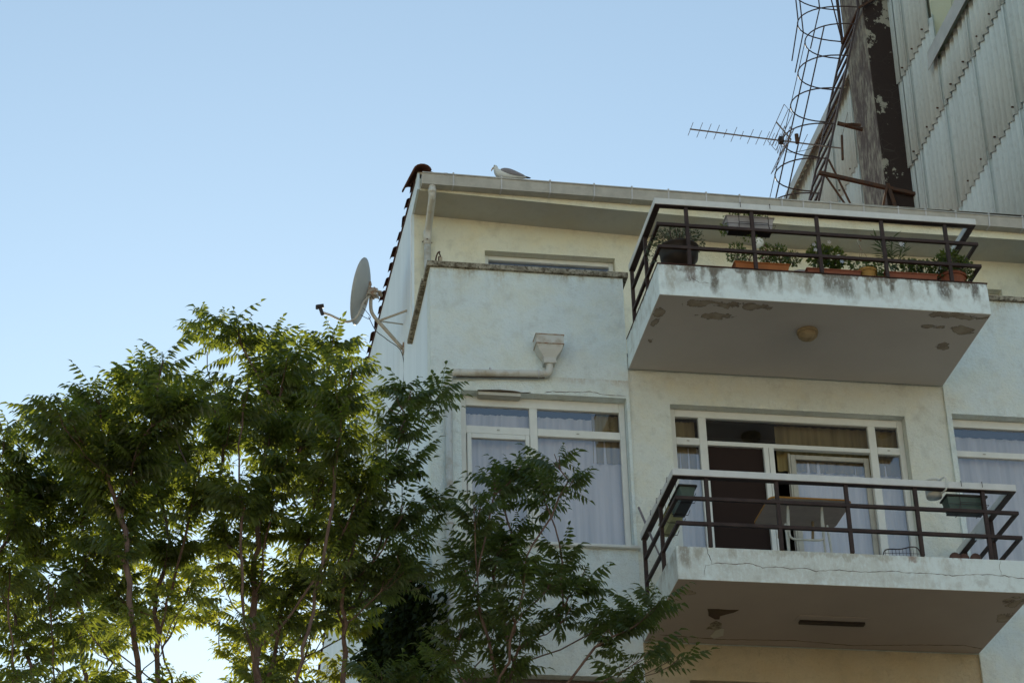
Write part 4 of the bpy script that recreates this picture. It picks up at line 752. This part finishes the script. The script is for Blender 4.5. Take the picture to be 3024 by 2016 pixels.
MB().tube(curve([(5.752,-.90,10.50),(5.742,-.90,10.26),(5.765,-.90,10.205),(5.82,-.90,10.195),(6.0,-.90,10.195),(6.055,-.90,10.205),(6.08,-.90,10.26),(6.085,-.90,10.50)],5), .0115, 8).build('cross_tube', M['leg'], t)
# wire chair back
t = thing('wire_chair', 'dark wire mesh chair whose curved back shows above the slab edge', 'chair', (6.72, -1.30, 9.8))
ZB = 9.97
edge = curve([(6.50,-1.28,ZB-.13),(6.515,-1.28,ZB-.045),(6.56,-1.28,ZB-.012),(6.68,-1.28,ZB-.005),(6.79,-1.28,ZB+.022),(6.845,-1.28,ZB+.012),(6.87,-1.28,ZB-.04),(6.885,-1.28,ZB-.13)], 6)
MB().tube(edge, .0055, 6).build('back_frame', M['wire'], t); m = MB()
for k in range(10):
    x = 6.53+.034*k; zt_ = max(p.z for p in edge if abs(p.x-x) < .03); m.tube([(x,-1.28,ZB-.15),(x,-1.28,zt_-.002)], .0022, 4)
for z in (ZB-.045, ZB-.085): m.tube([(6.51,-1.28,z-.01),(6.70,-1.28,z),(6.87,-1.28,z)], .0022, 4)
m.build('back_mesh', M['wire'], t); MB().box(6.50,6.88,-1.27,-.98,9.845,9.853).build('seat', M['wire'], t)
for x in (6.52,6.86):
    for y in (-1.26,-.99): MB().tube([(x,y,9.80),(x,y,9.85)], .006, 5).build('leg', M['wire'], t)
# shoes
def shoe(x, dy, rz, lab):
    t = thing('shoe', lab, 'shoe', (x, -1.36+dy, 9.80), 'brown shoes left on the lower balcony')
    loft([(x-.035,-1.38+dy,9.83,.030,.028),(x-.02,-1.38+dy,9.85,.034,.045),(x+.005,-1.38+dy,9.865,.034,.058),(x+.03,-1.38+dy,9.855,.032,.045),(x+.045,-1.38+dy,9.84,.02,.02)], 'upper', M['shoe'], t)
    MB().box(x-.04,x+.05,-1.41+dy,-1.35+dy,9.80,9.815).build('sole', M['black'], t)
shoe(7.16, .0, 0, 'leftmost and biggest of three brown shoes on the slab edge'); shoe(7.255, .02, 0, 'flat brown shoe in the middle of the three on the slab edge'); shoe(7.36, .0, 0, 'rightmost brown shoe on the slab edge')
# leaning pole
t = thing('leaning_pole', 'thin grey pole leaning across the left side of the lower balcony', 'pole', (4.6, -.7, 9.8)); MB().tube([(4.50,-.03,10.87),(4.535,-.40,10.35)], .012, 7).build('upper_tube', M['stickw'], t); MB().tube([(4.535,-.40,10.35),(4.57,-.80,9.81)], .009, 7).build('lower_tube', M['stickw'], t)

# ================================================================ trees
CLUMPS={
1 :[ (-1.42,-2.35,10.11,0.16),(-1.28,-2.12,10.12,0.18),(-1.46,-2.01,9.95,0.22),(-1.22,-1.72,10.03,0.22),(-1.38,-2.12,9.54,0.21),(-1.11,-1.76,9.68,0.22),(-1.20,-3.54,8.56,0.19),(-0.99,-2.67,8.88,0.21),(-1.35,-1.71,9.01,0.20),(-1.14,-2.30,8.46,0.21),(-0.94,-1.80,8.83,0.18),(-1.14,-3.37,7.75,0.16),(-0.92,-2.66,8.00,0.17),(-1.63,-3.11,9.37,0.24),(-1.63,-2.51,9.07,0.27),(-1.59,-2.45,8.53,0.27) ],
2 :[ (-0.92,-3.57,9.99,0.15),(-0.73,-3.17,10.34,0.16),(-1.00,-3.04,10.02,0.16),(-0.83,-1.77,10.79,0.23),(-0.50,-2.07,10.99,0.17),(-0.51,-3.28,10.01,0.21),(-0.30,-2.01,11.13,0.13),(-0.19,-3.32,10.57,0.10),(-0.12,-2.37,10.85,0.19),(-0.24,-3.35,10.03,0.21),(0.03,-3.60,10.03,0.17),(-0.91,-1.86,10.39,0.22),(-0.56,-3.18,9.70,0.21),(-0.29,-3.17,9.76,0.21),(-0.02,-1.64,10.64,0.23),(-0.77,-1.86,10.02,0.22),(-0.41,-3.02,9.44,0.21),(-0.15,-1.68,10.18,0.23),(0.15,-2.52,9.83,0.22),(-0.66,-2.24,9.48,0.21),(-0.31,-3.19,9.02,0.20),(-0.01,-1.72,9.75,0.22),(-0.78,-2.22,9.13,0.18),(-0.51,-1.67,9.34,0.18),(-0.17,-1.81,9.25,0.16),(0.11,-3.00,8.78,0.14),(-0.65,-2.88,8.39,0.15),(-0.30,-3.27,8.28,0.12),(-0.48,-3.31,7.94,0.20),(-0.77,-3.47,7.90,0.16),(-0.19,-3.00,8.00,0.13),(-0.63,-2.39,8.04,0.17),(-0.83,-3.59,7.54,0.13) ],
3 :[ (0.15,-1.84,11.79,0.08),(0.27,-2.52,11.29,0.13),(0.47,-2.58,11.22,0.14),(0.72,-1.56,11.78,0.16),(0.60,-2.24,11.18,0.13),(0.84,-2.57,10.97,0.17),(1.04,-2.24,11.21,0.15),(1.35,-1.79,11.60,0.15),(1.43,-3.09,10.76,0.13),(0.28,-1.25,11.26,0.18),(0.50,-3.15,10.29,0.16),(0.85,-1.70,11.10,0.22),(1.18,-1.51,11.26,0.24),(1.36,-3.16,10.38,0.22),(0.40,-1.62,10.71,0.23),(0.71,-2.47,10.30,0.22),(1.07,-2.04,10.58,0.23),(1.32,-3.18,10.00,0.22),(0.45,-3.11,9.56,0.21),(0.82,-2.84,9.71,0.22),(1.29,-1.29,10.49,0.24),(1.47,-2.81,9.80,0.18),(0.43,-1.69,9.83,0.19),(0.79,-1.34,9.97,0.19),(1.14,-1.32,10.04,0.19),(1.39,-2.51,9.49,0.16),(0.36,-2.49,9.02,0.14),(0.70,-2.15,9.14,0.16),(1.09,-1.65,9.42,0.17),(0.57,-2.98,8.40,0.12),(0.91,-1.70,9.03,0.17),(0.85,-1.61,8.66,0.18),(0.79,-1.48,8.44,0.22),(0.99,-3.13,7.89,0.15),(1.24,-1.31,9.12,0.13),(1.18,-3.02,8.79,0.14) ],
4 :[ (1.83,-2.12,11.06,0.12),(2.11,-1.74,11.19,0.13),(2.37,-1.31,11.40,0.11),(1.95,-2.12,10.76,0.15),(2.32,-1.31,11.24,0.09),(1.78,-1.84,10.77,0.16),(1.83,-2.16,10.26,0.17),(2.06,-2.16,10.32,0.16),(1.66,-2.35,9.91,0.21),(1.94,-2.49,9.81,0.19),(2.18,-2.39,9.79,0.12),(1.81,-1.64,9.88,0.19),(2.17,-1.20,10.05,0.18),(1.63,-2.37,9.21,0.18),(1.86,-2.53,9.11,0.18),(2.29,-1.22,9.66,0.10),(1.34,-1.85,9.14,0.15),(1.54,-2.03,9.64,0.17),(1.45,-2.27,9.21,0.17),(1.46,-1.77,8.94,0.11),(1.79,-1.44,9.38,0.17) ],
5 :[ (2.86,-2.67,10.06,0.14),(2.66,-2.73,9.94,0.10),(3.10,-3.31,9.84,0.07),(3.22,-1.93,10.36,0.11),(3.17,-3.35,9.58,0.09),(3.01,-2.61,9.85,0.17),(2.80,-2.06,10.07,0.17),(2.40,-3.19,9.38,0.14),(2.84,-2.23,9.74,0.17),(2.63,-1.88,9.76,0.17),(2.40,-2.39,9.31,0.13),(2.70,-2.14,9.36,0.17),(2.78,-3.23,8.95,0.16),(3.16,-2.70,9.25,0.11),(2.78,-3.16,8.72,0.16),(3.28,-2.05,9.26,0.17),(3.36,-2.93,8.88,0.13),(2.53,-2.67,8.80,0.16),(2.44,-1.80,8.97,0.14),(2.36,-2.04,8.55,0.15),(2.73,-1.84,8.80,0.15),(2.86,-2.67,8.62,0.15),(3.16,-2.62,8.70,0.12),(3.57,-2.23,8.87,0.14),(3.79,-2.63,8.79,0.12),(3.52,-2.93,8.39,0.12),(3.78,-2.75,8.51,0.15),(3.95,-3.17,8.50,0.09),(3.83,-2.80,8.23,0.15),(4.29,-1.82,8.63,0.12),(3.81,-1.86,8.51,0.11),(2.82,-2.40,8.35,0.13),(2.46,-2.60,8.07,0.14) ],
6 :[ (1.64,-3.03,7.98,0.17),(1.86,-3.23,7.99,0.15),(2.08,-3.08,7.94,0.16),(1.81,-2.67,7.98,0.18),(2.07,-2.61,7.98,0.14) ],
}
CLUMPS[7] = [(-0.50,3.79,12.05,0.17),(-0.08,1.72,10.83,0.17),(0.29,1.46,10.88,0.16),(0.63,3.14,11.69,0.14),(1.23,3.03,11.52,0.18),(1.42,2.68,11.78,0.14),(1.70,1.28,11.05,0.17),(-0.67,2.65,10.95,0.18),(-0.24,2.48,10.74,0.15),(0.22,3.55,11.23,0.18),(0.44,2.01,10.68,0.14),(0.99,3.57,11.37,0.16),(1.31,1.20,10.37,0.15),(1.87,3.95,11.71,0.16),(2.00,3.38,11.43,0.15),(-0.55,3.90,11.00,0.19),(-0.11,1.48,10.10,0.14),(0.83,2.77,10.63,0.17),(1.03,1.57,10.16,0.18),(1.43,1.80,10.34,0.15),(1.91,2.05,10.47,0.20),(-0.68,3.59,10.40,0.18),(0.09,1.80,9.60,0.15),(0.55,2.03,10.04,0.14),(0.78,1.88,9.79,0.18),(1.38,3.89,10.88,0.17),(1.64,1.71,9.83,0.15),(1.24,1.90,9.62,0.15),(-0.87,1.75,10.30,0.20),(-1.11,2.38,10.15,0.14),(-1.53,1.87,10.46,0.18),(-1.57,2.87,9.94,0.16),(-1.02,1.39,9.37,0.15)]
BASE = {7:(.9,2.4),1:(-1.07,-2.6),2:(.07,-2.6),3:(.77,-2.2),4:(1.40,-1.9),5:(2.43,-2.6),6:(1.96,-2.9)}
def frond_verts(r, L_, pairs, droop=.7, lf=.088):
    # rachis from origin along +X, arching; leaflets to both sides, hanging
    V_, F_ = [], []; pts = []
    for i in range(pairs+2):
        t = i/(pairs+1); pts.append(Vector((L_*t*(1-.10*t*t), 0, L_*(.10*t-.34*droop*t*t))))
    for i in range(pairs+1):
        a, b = pts[i], pts[i+1]; w_ = .0022; n0 = len(V_); V_ += [a+Vector((0,w_,0)), a-Vector((0,w_,0)), b-Vector((0,w_,0)), b+Vector((0,w_,0))]; F_.append((n0,n0+1,n0+2,n0+3))
    def leaflet(p, d, ln):
        d = d.normalized(); s_ = d.cross(Vector((0,0,1))); s_ = s_.normalized() if s_.length > .01 else Vector((0,1,0)); k = Vector((0,0,-1))
        w_ = ln*.20; s_ = (s_+k*r.uniform(-.5,.5)).normalized(); n0 = len(V_); mid = p+d*ln*.36+k*ln*.03; q = p+d*ln*.68+k*ln*.20; tip = p+d*ln*.86+k*ln*.48; fold = Vector((0,0,w_*.45))
        V_.extend([p, mid+s_*w_+fold, mid, mid-s_*w_+fold, q+s_*w_*.68+fold*.6, q, q-s_*w_*.68+fold*.6, tip])
        F_.extend([(n0,n0+2,n0+1),(n0,n0+3,n0+2),(n0+1,n0+2,n0+5,n0+4),(n0+2,n0+3,n0+6,n0+5),(n0+4,n0+5,n0+7),(n0+5,n0+6,n0+7)])
    for i in range(1, pairs+1):
        t = i/(pairs+1); ln = lf*(.65+.5*math.sin(math.pi*min(1,t*1.05)))*r.uniform(.8,1.15)
        for s_ in (-1, 1): leaflet(pts[i], Vector((.35+.35*t+r.uniform(-.1,.1), s_*r.uniform(.7,1), -.9*droop+r.uniform(-.6,.15))), ln)
    leaflet(pts[-1], Vector((1,r.uniform(-.3,.3),-.4)), lf)
    return V_, F_
rf = random.Random(77); VAR = []
for k in range(16): VAR.append(frond_verts(rf, rf.uniform(.26,.46), rf.choice((5,6,7,8)), rf.uniform(.4,1.3), rf.uniform(.080,.105)))
def var_mesh(k, mat, cache={}):
    if (k, mat.name) not in cache:
        me = bpy.data.meshes.new('leaf'); me.from_pydata([tuple(v) for v in VAR[k][0]], [], VAR[k][1]); me.materials.append(mat); me.update(); cache[(k, mat.name)] = me
    return cache[(k, mat.name)]
VN = [np.array([tuple(v) for v in a], dtype=np.float64) for a, _ in VAR]
camloc = Vector((0,-19.3,1.6))
def make_tree(k, name, lab, mat, dens=4.5, nsep=150):
    r = random.Random(100+k); bx, by = BASE[k]; t = thing(name, lab, 'tree', (bx,by,0), 'young trees growing close to the side of the building')
    pos = [Vector((bx,by,0))]; par = [-1]; pl = [0.]
    p = Vector((bx,by,0)); zlow = min(c[2] for c in CLUMPS[k])-.4; zlow = {1:6.7,2:7.1,3:7.5,4:8.3,5:7.6,6:7.0,7:7.0}[k]
    while p.z < zlow: p = p+Vector((r.uniform(-.03,.03), r.uniform(-.03,.03), .25)); pos.append(p.copy()); par.append(len(pos)-2); pl.append(pl[-1]+.25)
    def connect(q, wgt=.72, jit=.03, step=.14):
        P_ = np.array([tuple(a) for a in pos]); d = P_-np.array(tuple(q)); dist = np.sqrt((d**2).sum(1)); hor = np.sqrt(d[:,0]**2+d[:,1]**2)
        cost = dist+wgt*np.array(pl)+np.where(P_[:,2] > q.z-.35*hor-.02, 5., 0)
        i = int(cost.argmin()); a = pos[i]; n_ = max(2, int((q-a).length/step)); last = i
        for s_ in range(1, n_+1):
            u = s_/n_; b = a.lerp(q, u); b.z += .10*(q-a).length*math.sin(math.pi*u)*-.6; 
            if s_ < n_: b += Vector((r.gauss(0,jit), r.gauss(0,jit), r.gauss(0,jit*.5)))*.5
            pos.append(b); par.append(last); pl.append(pl[last]+(b-pos[last]).length); last = len(pos)-1
        return last
    CLUMPS[k] = [(c[0]+r.gauss(0,.03), c[1], c[2]+r.gauss(0,.055)-(.09 if k == 2 else 0), c[3]) for c in CLUMPS[k]]
    order = sorted(CLUMPS[k], key=lambda c: (Vector(c[:3])-Vector((bx,by,zlow))).length)
    for c in order: connect(Vector(c[:3])-Vector((0,0,c[3]*.6)))
    tips = []
    for c in order:
        cnt = max(2, round(dens*(c[3]/.17)**2*(1.3 if c[2] > 9.1 and k < 4 else (1 if k > 3 else .78))))
        for _ in range(cnt):
            while True:
                v = Vector((r.uniform(-1,1), r.uniform(-1,1), r.uniform(-1,1)))
                if v.length < 1: break
            q = Vector(c[:3])+Vector((v.x*c[3]*.55, v.y*c[3]*1.9, v.z*c[3]*.8-(.09 if k in (4,5) else .11))); i = connect(q, .25, .02, .09); tips.append((i, (pos[i]-pos[par[i]]).normalized()))
    # radii by pipe model
    n_ = len(pos); kids = [[] for _ in range(n_)]
    for i in range(1, n_): kids[par[i]].append(i)
    rad = [0.]*n_
    for i in range(n_-1, -1, -1):
        s_ = sum(rad[c]**2.15 for c in kids[i]); rad[i] = min(.075, max(.0036, s_**(1/2.15))) if kids[i] else .0036
    m = MB(); done = set()
    for i in range(n_):
        for c in kids[i]:
            if i == 0 or len(kids[i]) > 1 or True:
                if c in done: continue
                if len(kids[i]) == 1 and i != 0 and i in done: continue
                ch_ = [i, c]; done.add(c)
                while kids[ch_[-1]]:
                    nx_ = max(kids[ch_[-1]], key=lambda q: rad[q]); 
                    if nx_ in done: break
                    ch_.append(nx_); done.add(nx_)
                rr_ = [rad[q] for q in ch_]; rr_[0] = min(rr_[0], rr_[1]*1.15); m.tube([pos[q] for q in ch_], rr_, 6 if rr_[0] > .012 else 4, False)
    m.build('trunk', M['bark'], t, smooth=True)
    fr = []
    for i, d in tips:
        nf = r.choice((6,7,8,9)); a0 = r.uniform(0, 6.28)
        for j in range(nf):
            a = a0+j*2.4+r.uniform(-.3,.3); el = r.uniform(-.35,.75); dd = Vector((math.cos(a)*math.cos(el), math.sin(a)*math.cos(el), math.sin(el)*.8+.15)); dd = (dd+d*.35).normalized()
            base = pos[i]-d*r.uniform(0,.34)**1.3
            X = dd; Y = Vector((0,0,1)).cross(X).normalized(); Z = X.cross(Y); roll = r.uniform(-.4,.4); Y, Z = Y*math.cos(roll)+Z*math.sin(roll), Z*math.cos(roll)-Y*math.sin(roll)
            s_ = r.uniform(.50,1.0)*(.90 if k in (4,5) else .95); Mx = Matrix(((X.x*s_,Y.x*s_,Z.x*s_,base.x),(X.y*s_,Y.y*s_,Z.y*s_,base.y),(X.z*s_,Y.z*s_,Z.z*s_,base.z),(0,0,0,1))); fr.append((Mx, r.randrange(len(VAR)), (base-camloc).length))
    fr.sort(key=lambda f: f[2]); off = Matrix.Translation(-wl(t))
    for Mx, v, _ in fr[:nsep]:
        o = bpy.data.objects.new('leaf', var_mesh(v, mat)); COL.objects.link(o); o.parent = t; o.matrix_local = off@Mx
    rest = fr[nsep:]; VV = []; FF = []; base = 0; o3 = np.array(tuple(wl(t)))
    for Mx, v, _ in rest:
        A = np.array(Mx)[:3,:3]; b = np.array(Mx)[:3,3]-o3; VV.append(VN[v]@A.T+b); FF += [tuple(q+base for q in f) for f in VAR[v][1]]; base += len(VN[v])
    if VV:
        me = bpy.data.meshes.new('crown'); me.from_pydata(np.concatenate(VV).tolist(), [], FF); me.materials.append(mat); me.update(); o = bpy.data.objects.new('crown', me); COL.objects.link(o); o.parent = t; o['kind'] = 'stuff'
    return t
make_tree(1, 'tree_of_heaven', 'leafy green tree at the far left edge, cut off by the frame', M['leaf'])
make_tree(2, 'tree_of_heaven', 'broad leafy green tree left of the middle one, its crown stepping down to the left', M['leaf'])
make_tree(3, 'tree_of_heaven', 'tallest leafy green tree, its top just left of the satellite dish', M['leaf'])
make_tree(4, 'tree_of_heaven', 'slim green tree rising against the blue side wall below the dish', M['leaf2'], 3.6)
make_tree(5, 'tree_of_heaven', 'dark green tree in front of the left window with a long branch under the balcony', M['leaf2'], 4.3)
make_tree(7, 'tree_of_heaven', 'sunlit yellow-green tree seen through the trunks, standing behind the others', M['leaf_lit'], 3.6)
make_tree(6, 'tree_of_heaven', 'low fern-like sapling at the bottom beside the ivy', M['leaf2'], 3)
# ivy on the side wall
iv = MB(); r = random.Random(8)
for _ in range(26000):
    y = r.uniform(-.05, 5.6)**1.0; zt_ = 10.05+.30*y+.22*math.sin(y*3.1)+.12*math.sin(y*7.7+1); z = zt_-r.random()**1.35*(zt_-6.3)
    bulge = .16+.12*math.sin(y*1.9+z*1.3)+.10*math.sin(z*3.1+y*4.0); x = 2.445-max(.02, bulge)*r.random()**.45
    if r.random() < .05: y = r.uniform(-.12,-.01); x = r.uniform(2.30, 2.60); z = r.uniform(6.3, 9.9)
    p = Vector((x,y,z)); d = Vector((r.uniform(-.6,.1), r.uniform(-.9,.3), r.uniform(-1,-.1))).normalized(); s_ = d.cross((Vector((-.75,-.5,.25))+Vector((r.uniform(-.5,.5),r.uniform(-.5,.5),r.uniform(-.5,.5)))).normalized()).normalized(); L_ = r.uniform(.05,.095); W = L_*.48
    iv.add([p, p+d*L_*.3+s_*W, p+d*L_, p+d*L_*.3-s_*W], [(0,1,2,3)])
o = iv.build('ivy', M['ivy']); tag(o, 'dark ivy covering the lower corner of the side wall', 'ivy', kind='stuff')
